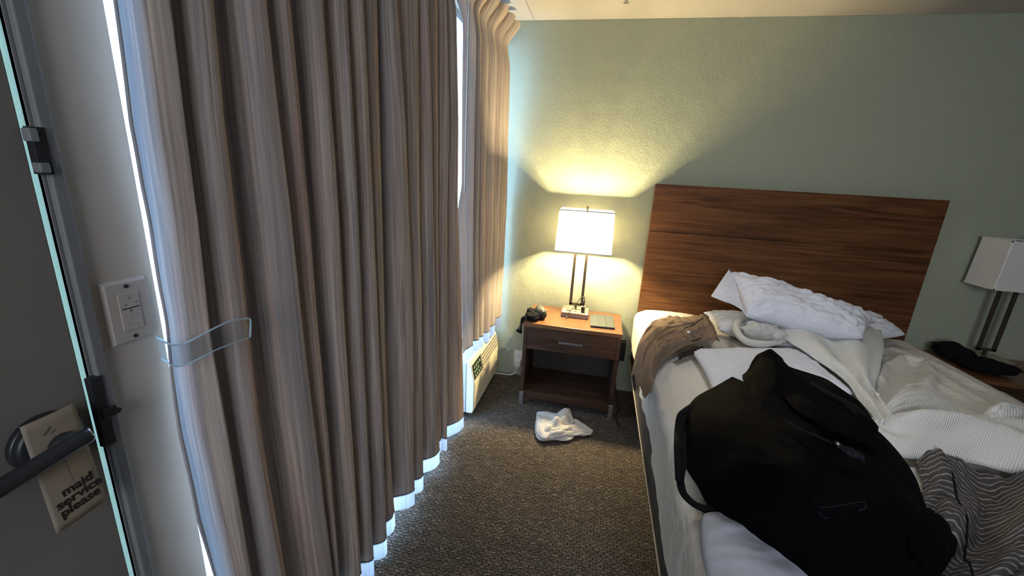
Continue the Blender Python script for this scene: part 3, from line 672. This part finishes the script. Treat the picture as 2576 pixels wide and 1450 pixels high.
# cross profile from left hem, over the top, to right hem
def hem(y): return .435+.016*nz(y*3.1, 4)+.010*nz(y*9, 2)-.035*sstep(1.6, 1.1, y)-.02*sstep(1.9, 2.3, y)
def sheet(u, v):
    y = BY0-.006+(BY1+.004-BY0)*v
    W_ = BX1-BX0; hl = MT-hem(y); hr = .25; r = .055
    tot = hl+W_+hr; s = u*tot
    rr = r
    if s < hl:
        z = hem(y)+s; x = BX0+.010
        k = (hl-s)
        if k < rr: ang = (1-k/rr)*PI/4; x += rr*(1-math.cos(ang)); z = MT-rr+rr*math.sin(ang)*1.0-.0
        x += .008*nz(y*5, z*3, 2)+.006*nz(y*14, z*4, 6)+.004*math.sin(y*9)*max(0, 1-(s/hl)*1.2)
    elif s < hl+W_:
        xx = s-hl; x = BX0+.010+xx*(W_+.002)/W_; z = MT
        e = min(xx, W_-xx)
        if e < rr*1.3: ang = PI/4+(e/(rr*1.3))*PI/4; z = MT-rr+rr*math.sin(ang); x += (rr*(1-math.cos(ang))-.0)*(1 if xx < W_/2 else -1)*(1-e/(rr*1.3))
    else:
        z = MT-rr*.3-(s-hl-W_); x = BX1+.010+.01*nz(y*5, z*3, 12)
    topk = sstep(hl-.02, hl+.10, s)*sstep(hl+W_+.02, hl+W_-.10, s)
    z += topk*(.012*nz(x*2.2, y*2.2, 1)+.006*nz(x*6, y*5, 3)+.003*abs(nz(x*16, y*9, 7))+sheet_h(x, y))
    # soft crown of the corner at the head
    z += .030*math.exp(-((y-2.62)/.20)**2)*sstep(hl-.05, hl+.08, s)*math.exp(-((x-.50)/.26)**2)
    # rounded head and foot ends
    e = BY1-y
    if e < .05: z -= (.05-e)**2*8*sstep(hl*.5, hl, s)
    e = y-BY0
    if e < .04: z -= (.04-e)**2*20
    return Vector((x, y, z))
sh_ = grid('bed_sheet', 230, 250, sheet, 'sheet'); tag(sh_, 'cream fitted sheet rumpled over the queen mattress', 'sheet')
# ------------------------------------------------------------------ pillows
def pillow(name, LN, LF, RN, RF, T, mat, label, seed=0, open_left=False, wr=1.0, flatbottom=None, group=None, rnd=0.0):
    LN, LF, RN, RF = map(Vector, (LN, LF, RN, RF))
    nrm = ((RN-LN)+(RF-LF)).cross((LF-LN)+(RF-RN)).normalized()
    t = empty(name, (LN+LF+RN+RF)/4-nrm*T*.4, label, 'pillow', group='white pillows on the bed')
    n_ = 60
    def side(sg):
        def fn(u, v):
            a, b = 2*u-1, 2*v-1
            ai = a*(1-.055*(1-b*b)) if not (open_left and a < 0) else a
            bi = b*(1-.07*(1-a*a))
            if rnd: ai, bi = a*(1-rnd+rnd*math.sqrt(1-b*b/2)), b*(1-rnd+rnd*math.sqrt(1-a*a/2))
            base = LN.lerp(RN, (ai+1)/2).lerp(LF.lerp(RF, (ai+1)/2), (bi+1)/2)
            fa = max(0, 1-abs(a)**3.2)
            if open_left and a < 0: fa = .80+.20*fa
            fb = max(0, 1-abs(b)**2.6)
            th = T/2*math.sqrt(fa)*fb**.55
            wv_ = wr*(.011*nz(a*2.2+seed, b*5, seed)+.009*abs(nz(a*4+b*2.5, b*3-a*2, seed+3))-.006*abs(nz(a*9+b*3, b*8, seed+5)))*min(1, th/(T*.2))
            # drawn-in creases towards the corners
            cr = math.hypot(1-abs(a), 1-abs(b)); wv_ += wr*.006*math.sin(math.atan2(1-abs(b), 1-abs(a))*14)*math.exp(-(cr/.5)**2)*min(1, th/(T*.15))
            q = base+nrm*(sg*th+(wv_ if sg > 0 else wv_*.3))
            if flatbottom is not None and q.z < flatbottom: q.z = flatbottom
            return q
        return fn
    bm = bmesh.new(); grids = []
    for sg in (1, -1):
        f = side(sg); g = [[bm.verts.new(f(i/(n_-1), j/(n_-1))) for i in range(n_)] for j in range(n_)]; grids.append(g)
        for j in range(n_-1):
            for i in range(n_-1): bm.faces.new((g[j][i], g[j][i+1], g[j+1][i+1], g[j+1][i]))
    bmesh.ops.remove_doubles(bm, verts=bm.verts, dist=.0004)
    o = from_bm('pillowcase' , bm, mat, t, True)
    if open_left:
        sm = o.modifiers.new('s', 'SOLIDIFY'); sm.thickness = .003
        f = side(1); P = [f(.0, v/30) for v in range(31)]; f2 = side(-1); P += [f2(.0, v/30) for v in range(29, 0, -1)]
        tube('case_hem', P+[P[0]], .0035, mat, t, 6, 70)
        blob('inner_pillow', LN.lerp(RN, .18).lerp(LF.lerp(RF, .18), .5), (.05, (LF-LN).length*.40, T*.36), mat, t, 5, .15)
    return t
pillow('pillow', (.72, 2.36, .730), (.70, 2.66, .735), (1.28, 2.16, .730), (1.28, 2.62, .735), .13, 'pillow', 'flat white pillow partly under the taupe shorts and curled blanket', 2, flatbottom=.668)
pillow('pillow', (1.18, 2.36, .735), (1.12, 2.74, .745), (1.765, 2.60, .752), (1.70, 2.79, .80), .14, 'pillow', 'white pillow at the back right, its corner pointing to the headboard edge', 4, flatbottom=.668)
bp_ = pillow('pillow', at(1876, 796, 'y', 2.30), at(1832, 684, 'y', 2.60), at(2172, 852, 'y', 2.22), at(2200, 812, 'y', 2.56), .19, 'pillow', 'large plump white pillow with loose case end, tilted on top of the pile', 6, wr=2.0)
def flapf(u, v):
    a, b = at(1834, 678, 'y', 2.60), at(1789, 746, 'y', 2.44); c, d = at(1846, 700, 'y', 2.56), at(1873, 790, 'y', 2.31); e = at(1862, 772, 'y', 2.33)
    p = a.lerp(b, min(1, v/.62)) if v < .62 else b.lerp(e, (v-.62)/.38)
    return p.lerp(c.lerp(d, v), u)+Vector((-.012*math.sin(PI*u)*math.sin(PI*v), -.02*math.sin(PI*u)*math.sin(PI*v), 0))
tag(grid('case_flap', 20, 30, flapf, 'pillow', bp_, thick=.004), 'loose empty end of the pillowcase standing open')
pillow('pillow', at(1800, 1010, 'z', .69), at(1733, 879, 'z', .70), (1.12, 1.80, .70), (1.10, 2.27, .71), .095, 'pillow', 'thin white pillow with a pointed corner beneath the black bag', 8, wr=.5, flatbottom=.668)
pillow('pillow', (.300, .60, .70), at(1735, 1275, 'z', .69), (.80, .60, .70), (.80, 1.07, .69), .085, 'pillowb', 'smooth bluish white pillow at the foot end under the black bag', 11, wr=.35, flatbottom=.668, rnd=.4)
# ------------------------------------------------------------------ ribbed blanket
bl = empty('blanket', (1.4, 2.0, .67), 'white ribbed thermal blanket bunched across the bed beside the black bag', 'blanket')
def loft(name, A, B, nu, nv, hf, mat, parent, thick=.006, uvs=(1, 1), zmin=None):
    A = crom(A, nu); B = crom(B, nu)
    def fn(u, v):
        i = round(u*(nu-1)); p = A[i].lerp(B[i], v); nrm = Vector((0, 0, 1)); q = p+nrm*hf(u, v)
        sdv = (B[i]-A[i]); sdv.z = 0
        if sdv.length > 0: q += sdv.normalized()*.012*nz(u*7, v*5, 4)
        if zmin and q.z < zmin: q.z = zmin
        return q
    return grid(name, nu, nv, fn, mat, parent, uv=lambda u, v: (u*uvs[0], v*uvs[1]), thick=thick)
Z = lambda px, py, z: at(px, py, 'z', z)
def fold(u, v, k, amp, ph=0, edge=.14):
    e = min(1, v/edge)*min(1, (1-v)/edge); e = e*e*(3-2*e)
    return amp*e*(.55+.45*math.sin(k*2*PI*v+ph+u*1.5))
loft('blanket_run', [Z(1920, 792, .80), Z(1950, 838, .765), Z(2010, 885, .735), Z(2095, 945, .71), Z(2165, 1020, .70), Z(2205, 1090, .70)],
     [Z(2205, 820, .775), Z(2222, 870, .745), Z(2215, 920, .725), Z(2200, 975, .71), Z(2205, 1020, .70), Z(2250, 1075, .70)], 110, 60,
     lambda u, v: fold(u, v, 2.1-.3*u, .042, 4.6, .08)*(1-.25*u)+.006*nz(u*8, v*9, 2)+.018, 'blanket', bl, uvs=(1.1, .45), zmin=.672)
loft('blanket_run', [Z(2195, 1062, .70), Z(2260, 1058, .71), Z(2370, 1058, .71), Z(2490, 1065, .71), Z(2620, 1085, .71), Z(2800, 1110, .71)],
     [Z(2195, 1098, .70), Z(2250, 1148, .69), Z(2330, 1160, .69), Z(2440, 1168, .69), Z(2590, 1210, .69), Z(2800, 1270, .69)], 120, 56,
     lambda u, v: (.070*math.sin(PI*v)**.6+.022*math.sin(v*9-u*7)*math.sin(PI*v))*(.35+.65*sstep(0, .35, u))+.012*nz(u*6, v*5, 7)*math.sin(PI*v)+.004, 'blanket', bl, uvs=(1.2, .4), zmin=.672)
loft('blanket_fan', [Z(2192, 1064, .70), Z(2235, 1022, .72), Z(2272, 992, .735), Z(2320, 985, .72), Z(2370, 1010, .70)],
     [Z(2200, 1074, .70), Z(2260, 1075, .70), Z(2330, 1082, .70), Z(2390, 1085, .70), Z(2430, 1085, .69)], 70, 50,
     lambda u, v: .05*sstep(0, .35, u)*math.sin(PI*min(1, v*1.1+.05))**.7*(1-.4*u)+.006*math.sin(v*34)*sstep(1, .2, u), 'blanket', bl, uvs=(.5, .9), zmin=.674)
loft('blanket_bunch', [Z(2465, 1060, .70), Z(2500, 1040, .72), Z(2560, 1036, .72), Z(2640, 1040, .71)], [Z(2475, 1092, .70), Z(2510, 1094, .70), Z(2570, 1096, .70), Z(2640, 1105, .70)], 50, 40,
     lambda u, v: .07*math.sin(PI*v)**.6*math.sin(PI*min(1, u*1.2+.08))**.5+.012*nz(u*7, v*6, 3), 'blanket', bl, uvs=(.3, .3), zmin=.674)
tube('blanket_roll', [Z(1945, 818, .79), Z(1900, 804, .795), Z(1862, 806, .79), Z(1852, 828, .775), Z(1872, 856, .76), Z(1915, 866, .75), Z(1960, 862, .74)], .0155, 'blanket', bl, 14, 60, 1.1, rf=lambda u: .8+.35*math.sin(u*PI)+.1*math.sin(u*17))
blob('blanket_fold', Z(1900, 834, .772), (.068, .052, .046), 'blanket', bl, 12, .35, 1.9, -.3)
blob('blanket_fold', Z(1930, 838, .768), (.05, .05, .045), 'blanket', bl, 33, .45, 2.4, .5)
blob('blanket_fold', Z(1955, 848, .762), (.052, .042, .040), 'blanket', bl, 15, .45, 2.0)
blob('blanket_fold', Z(1985, 850, .75), (.07, .05, .045), 'blanket', bl, 19, .35, 2.0)
# ------------------------------------------------------------------ striped garment
sg = empty('striped_sweater', (1.2, 1.2, .67), 'grey knit garment with thin pale stripes spread on the bed below the blanket', 'sweater')
loft('knit_body', [Z(2305, 1152, .69), Z(2310, 1230, .69), Z(2290, 1310, .69), Z(2230, 1400, .69), Z(2160, 1480, .69), Z(2100, 1560, .69)],
     [Z(2700, 1230, .69), Z(2720, 1300, .69), Z(2740, 1380, .69), Z(2740, 1460, .69), Z(2740, 1540, .69), Z(2740, 1620, .69)], 120, 110,
     lambda u, v: .024*math.sin(v*9+u*4+2*nz(u*2, v*2, 5))*min(1, v*8)+.045*abs(nz(u*4+2, v*5, 2))+.016*abs(nz(u*11, v*12, 6))+.002, 'stripe', sg, uvs=(.62, .62), thick=.005, zmin=.674)
so_ = sg.children[0]
# stripes run across: swap so bands follow the length, bent with the cloth
for lp in so_.data.uv_layers[0].data: 
    a, b = lp.uv; lp.uv = (b, a*1.15+.030*math.sin(b*16)+.022*noise.noise(Vector((a*7, b*9, 1))))
SA = crom([Z(2305, 1152, .69), Z(2310, 1230, .69), Z(2290, 1310, .69), Z(2230, 1400, .69), Z(2160, 1480, .69), Z(2100, 1560, .69)], 61)
SB = crom([Z(2700, 1230, .69), Z(2720, 1300, .69), Z(2740, 1380, .69), Z(2740, 1460, .69), Z(2740, 1540, .69), Z(2740, 1620, .69)], 61)
def knit_h(u, v): return .024*math.sin(v*9+u*4+2*nz(u*2, v*2, 5))*min(1, v*8)+.045*abs(nz(u*4+2, v*5, 2))+.016*abs(nz(u*11, v*12, 6))+.002
sp_ = []
for k in range(46):
    u = .06+k/60; v = .17+.44*(u-.06)
    q = SA[round(u*60)].lerp(SB[round(u*60)], v); q.z = max(.676, q.z+knit_h(u, v))+.001; sp_.append(q)
tube('seam', sp_, .0024, 'darkcloth', sg, 6, 90, .6)
# ------------------------------------------------------------------ shorts
ks = empty('shorts', (.5, 2.3, .67), 'taupe cotton shorts with metal button draped over the bed edge', 'shorts')
TA = [Z(1763, 797, .755), Z(1725, 800, .735), Z(1685, 800, .725), Z(1645, 812, .71), at(1612, 850, 'x', .300), at(1597, 900, 'x', .262), at(1588, 945, 'x', .250)]
TB = [Z(1803, 862, .735), Z(1770, 868, .72), Z(1728, 878, .705), Z(1680, 905, .70), at(1655, 930, 'x', .310), at(1637, 965, 'x', .268), at(1616, 1000, 'x', .254)]
loft('upper_leg', TA, [a.lerp(b, .62) for a, b in zip(TA, TB)], 80, 50, lambda u, v: .012*math.sin(v*8+u*5)*(.3+.7*u)+.014*nz(u*6, v*5, 3)+.014*abs(nz(u*13, v*9+u*5, 5))+.016*math.sin(PI*v), 'khaki', ks, .004, zmin=None)
LB0 = [a.lerp(b, .5) for a, b in zip(TA, TB)]; LB1 = list(TB); LB1[-1] = at(1620, 1008, 'x', .250); LB1[-2] = at(1640, 975, 'x', .262); LB0[-1] = at(1597, 985, 'x', .250)
loft('lower_leg', LB0, LB1, 80, 44, lambda u, v: .010*math.sin(v*7+u*4+1)*(.3+.7*u)+.012*nz(u*6, v*5, 13)+.013*abs(nz(u*13, v*9-u*5, 15))+.016*math.sin(PI*v)+.016, 'khaki', ks, .004)
tag(loft('waistband', [Z(1756, 797, .760), Z(1775, 826, .757), Z(1790, 866, .740)], [Z(1780, 799, .756), Z(1796, 826, .750), Z(1809, 862, .735)], 40, 12, lambda u, v: .016*math.sin(PI*v)**.6+.004, 'khaki', ks, .003), 'thicker band at the waist')
tag(loft('leg_opening', [Z(1700, 893, .712), Z(1720, 880, .716), Z(1765, 872, .716)], [Z(1708, 906, .700), Z(1735, 895, .700), Z(1775, 886, .700)], 30, 8, lambda u, v: .006*math.sin(PI*v), 'khakid', ks, .002), 'shade inside the leg hem painted as darker cloth')
bpos = Z(1733, 836, .775)
bm = bmesh.new(); cyl(bm, bpos-Vector((0, 0, .003)), bpos+Vector((-.002, -.003, .004)), .0095, 20); tag(from_bm('button', bm, 'button', ks, True), 'shiny metal button')
tube('fly_seam', [Z(1722, 826, .782), Z(1745, 818, .782), Z(1760, 806, .778), Z(1770, 800, .772)], .003, 'khakid', ks, 6, 20)
tube('pocket_seam', [Z(1738, 858, .765), Z(1752, 857, .765), Z(1764, 851, .762)], .0028, 'khakid', ks, 6, 14)
tube('belt_loop', [Z(1730, 822, .785), Z(1748, 832, .783), Z(1765, 846, .772)], .004, 'khaki', ks, 6, 14, .6)
# ------------------------------------------------------------------ black duffel bag
bag = empty('duffel_bag', (.7, 1.3, .67), 'large black duffel bag slumped on the bed with loose side strap', 'bag')
OUT = [(1842, 948, .86), (1800, 972, .85), (1750, 1000, .83), (1722, 1040, .80), (1712, 1085, .76), (1722, 1130, .74), (1742, 1180, .72), (1765, 1235, .71), (1800, 1275, .71), (1850, 1325, .71), (1920, 1388, .71), (1985, 1440, .71), (2060, 1500, .71),
       (2200, 1530, .73), (2320, 1460, .76), (2370, 1425, .77), (2398, 1398, .78), (2392, 1350, .79), (2360, 1310, .80), (2335, 1285, .80), (2318, 1240, .80), (2300, 1195, .80), (2262, 1140, .82), (2215, 1090, .84), (2180, 1068, .86), (2130, 1040, .88), (2060, 1000, .90), (1990, 965, .91), (1930, 962, .90), (1880, 962, .88)]
O3 = [Z(x, y, z) for x, y, z in OUT]
O3 = crom(O3+[O3[0]], 121)[:-1]
cen = Z(2030, 1215, .92)
bm = bmesh.new(); rings = []; NR = 26
for k in range(NR+1):
    tt = 1-k/NR; ring = []
    for i, p in enumerate(O3):
        q = cen.lerp(p, tt); dome = (1-tt**2.4)
        zz = p.z*(1)+(cen.z-p.z)*dome
        ang = i/len(O3)*2*PI
        zz += .012*nz(q.x*7, q.y*6, 3)*(1-tt**6)+.016*abs(nz(q.x*5+2, q.y*9, 8))*(1-tt**6)-.02*math.exp(-((q.x-q.y*.5-.10)/.03)**2)*(1-tt**4)
        q.z = zz; ring.append(bm.verts.new(q))
        if k == NR: break
    rings.append(ring)
nO = len(O3)
for a, b in zip(rings, rings[1:]):
    if len(b) == 1:
        for i in range(nO): bm.faces.new((a[i], a[(i+1) % nO], b[0]))
    else:
        for i in range(nO): bm.faces.new((a[i], a[(i+1) % nO], b[(i+1) % nO], b[i]))
# side wall down to the bed
prev = rings[0]; cxy = Vector((cen.x, cen.y, 0))
for s in (.35, .7, 1.0):
    ring = []
    for p in O3:
        q = p.copy(); q.z = p.z+(.684-p.z)*s; d = Vector((cen.x-p.x, cen.y-p.y, 0)).normalized(); q += d*(.03*s*s-.0*s) ; ring.append(bm.verts.new(q))
    for i in range(nO): bm.faces.new((prev[(i+1) % nO], prev[i], ring[i], ring[(i+1) % nO]))
    prev = ring
bm.faces.new(prev)
from_bm('bag_body', bm, 'black', bag, True)
# raised collar flap at the head end
loft('top_flap', [Z(1862, 968, .86), Z(1885, 1020, .88), Z(1915, 1080, .90), Z(1975, 1130, .92)],
     [Z(1965, 930, .93), Z(2030, 968, .93), Z(2095, 1010, .92), Z(2150, 1060, .91)], 50, 40,
     lambda u, v: (.095*math.sin(PI*min(1, v*.92+.08))**.8)*math.exp(-(u/.42)**2)+.012*nz(u*4, v*6, 2)+.004, 'black', bag, .006)
loft('side_flap', [Z(1925, 905, .93), Z(2000, 930, .93), Z(2080, 962, .925), Z(2150, 1010, .92), Z(2200, 1070, .90)], [Z(1950, 985, .92), Z(2010, 1040, .93), Z(2080, 1080, .93), Z(2150, 1110, .92), Z(2200, 1130, .91)], 60, 24,
     lambda u, v: .012*math.sin(PI*v)+.010*nz(u*5, v*4, 8), 'black', bag, .006)
def strapw(name, pts, wd, th, mat='blackweb', n=50, twist=None):
    return tube(name, pts, wd, mat, bag, 10, n, th)
strapw('side_strap', [Z(1760, 1010, .835), Z(1725, 1032, .815), Z(1712, 1045, .80), Z(1706, 1075, .775), Z(1704, 1120, .76), Z(1706, 1170, .74), Z(1708, 1210, .72)], .010, .5)
strapw('side_strap', [Z(1728, 1060, .79), Z(1728, 1085, .775), Z(1720, 1105, .765), Z(1712, 1130, .755)], .010, .5, n=24)
strapw('side_strap', [Z(1716, 1110, .76), Z(1718, 1160, .74), Z(1712, 1195, .725), Z(1712, 1215, .71), Z(1720, 1243, .70), Z(1745, 1268, .695), Z(1775, 1280, .695), Z(1800, 1272, .70), Z(1815, 1262, .72)], .011, .55, n=60)
strapw('strap_end', [Z(1755, 1270, .69), Z(1768, 1282, .688), Z(1778, 1286, .688)], .009, .5, n=12)
strapw('carry_handle', [Z(2030, 962, .93), Z(2055, 975, .945), Z(2100, 1000, .95), Z(2140, 1020, .945), Z(2172, 1045, .93), Z(2182, 1066, .90)], .013, .6)
strapw('carry_handle', [Z(2080, 1000, .93), Z(2110, 1012, .94), Z(2145, 1032, .94), Z(2160, 1058, .92)], .010, .6, n=30)
tube('zipper', [Z(1975, 1060, .945), Z(2020, 1085, .950), Z(2070, 1105, .950), Z(2120, 1130, .945), Z(2175, 1165, .94)], .005, 'blackweb', bag, 8, 60, .7)
M['sheen'] = plain('painted_blue_black_sheen', (.005, .006, .011, 1), .6, 0, .15)  # bluish black colour paints a sheen onto the bag
tag(loft('sheen_patch', [Z(2098, 1112, .955), Z(2125, 1125, .952), Z(2150, 1135, .95), Z(2175, 1158, .95)], [Z(2102, 1122, .952), Z(2125, 1142, .95), Z(2150, 1155, .95), Z(2172, 1160, .95)], 20, 10, lambda u, v: .006*math.sin(PI*v), 'sheen', bag, .002), 'blue black patch painting a small sheen near the zipper')
bm = bmesh.new(); pz = Z(2108, 1118, .962); bmesh.ops.create_uvsphere(bm, u_segments=12, v_segments=8, radius=.004, matrix=Matrix.Translation(pz)); tag(from_bm('zipper_pull', bm, 'steel', bag, True), 'tiny metal glint')
loft('end_pocket', [Z(2330, 1285, .79), Z(2362, 1300, .79), Z(2392, 1345, .78), Z(2400, 1398, .77)], [Z(2270, 1320, .84), Z(2280, 1360, .84), Z(2300, 1400, .83), Z(2320, 1440, .82)], 30, 24, lambda u, v: .022*math.sin(PI*v)+.004*nz(u*5, v*5), 'black', bag, .005)
for P in ([(2062, 1278), (2090, 1276), (2130, 1270), (2170, 1264), (2178, 1278), (2160, 1286)], [(2062, 1290), (2070, 1300), (2084, 1306)]):
    tube('wrinkle_sheen', [Z(x, y, .949) for x, y in P], .0014, 'sheen', bag, 6, 30, .5)  # thin tubes paint the faint sheen of wrinkles in the canvas
# ------------------------------------------------------------------ towel on the floor
tw = empty('hand_towel', (-.08, 2.24, 0), 'crumpled white hand towel on the carpet in front of the nightstand', 'towel')
OT = [(1352, 1040), (1375, 1038), (1395, 1046), (1408, 1038), (1425, 1030), (1433, 1040), (1437, 1062), (1462, 1066), (1480, 1078), (1490, 1090), (1470, 1098), (1450, 1096), (1436, 1108), (1415, 1111), (1392, 1108), (1365, 1111), (1350, 1102), (1347, 1080), (1349, 1058)]
T3 = [Z(x, y, .012) for x, y in OT]; T3 = crom(T3+[T3[0]], 97)[:-1]; tc = Z(1402, 1080, .012)
def towelf(u, v):
    p = T3[round(u*96) % 96]; tt = 1-v; q = tc.lerp(p, tt)
    h = .030*(1-tt**3)+.035*math.exp(-((q.x+.11)/.05)**2-((q.y-2.20)/.09)**2)*(1-tt**5)+.026*abs(nz(q.x*11+3, q.y*9+1, 2))*(1-tt**3)+.03*math.exp(-((q.x-q.y*.8+1.87)/.018)**2)*(1-tt**4)+.012*math.sin((q.x*.6+q.y)*60+4*nz(q.x*5, q.y*5))*(1-tt**4)
    q.z = .008+max(0, h)+.006*tt; return q
grid('towel_body', 97, 30, towelf, 'towel', tw, thick=.006)
loft('towel_fold', [Z(1352, 1046, .02), Z(1372, 1052, .03), Z(1392, 1060, .04), Z(1404, 1072, .045)], [Z(1350, 1088, .02), Z(1358, 1100, .03), Z(1372, 1108, .03), Z(1382, 1100, .035)], 40, 30, lambda u, v: .03*math.sin(PI*v)**.7+.008*nz(u*4, v*6, 2), 'towel', tw, .007)
loft('towel_fold', [Z(1402, 1048, .03), Z(1415, 1034, .07), Z(1428, 1030, .07), Z(1436, 1045, .04)], [Z(1380, 1074, .04), Z(1400, 1072, .05), Z(1425, 1068, .05), Z(1440, 1068, .04)], 36, 26, lambda u, v: .022*math.sin(PI*v)**.7+.006*nz(u*4, v*6, 5), 'towel', tw, .007)
loft('towel_fold', [Z(1388, 1082, .05), Z(1410, 1076, .06), Z(1440, 1072, .05), Z(1475, 1078, .02), Z(1490, 1088, .012)], [Z(1384, 1104, .03), Z(1405, 1100, .04), Z(1430, 1096, .035), Z(1460, 1096, .02), Z(1486, 1094, .01)], 44, 30, lambda u, v: .024*math.sin(PI*v)**.7*(1-.6*u)+.010*nz(u*6, v*6, 9), 'towel', tw, .007)
# ------------------------------------------------------------------ dark jacket on right nightstand, small dark things
jk = empty('dark_jacket', (2.22, 2.62, .594), 'dark soft garment heaped on the shadowed nightstand right of the bed', 'jacket')
blob('cloth_heap', (2.115, 2.74, .645), (.085, .10, .045), 'darkcloth', jk, 21, .3)
blob('cloth_sleeve', (2.17, 2.58, .632), (.12, .085, .034), 'darkcloth', jk, 25, .35)
bb = box('wall_socket_box', .165, .235, YB-.045, YB, .25, .40, 'blackp', bev=.006); 
bb.location = (.05, 0, 0)
tag(bb, 'small black box on the green wall between nightstand and bed', 'box')
bc = tube('black_cable', [(.25, YB-.03, .25), (.24, 2.82, .12), (.26, 2.74, .01), (.27, 2.6, .006), (.245, 2.5, .006), (.26, 2.38, .006)], .004, 'blackp', None, 6, 40)
tag(bc, 'thin black cable trailing on the carpet beside the bed', 'cable')
# ceiling sprinkler, only its rim reaches into the picture
spk = empty('ceiling_sprinkler', at(1577, -14, 'z', CE), 'small glassy chrome sprinkler head on the ceiling above the lamp', 'sprinkler')
sc0 = at(1577, -8, 'z', CE-.005)
bm = bmesh.new(); cyl(bm, (sc0.x, sc0.y, CE-.001), (sc0.x, sc0.y, CE-.008), .030, 24, .024); from_bm('escutcheon', bm, 'white', spk, True)
bm = bmesh.new(); cyl(bm, (sc0.x, sc0.y, CE-.008), (sc0.x, sc0.y, CE-.030), .008, 12); cyl(bm, (sc0.x, sc0.y, CE-.030), (sc0.x, sc0.y, CE-.033), .015, 16); from_bm('deflector', bm, 'steel', spk)
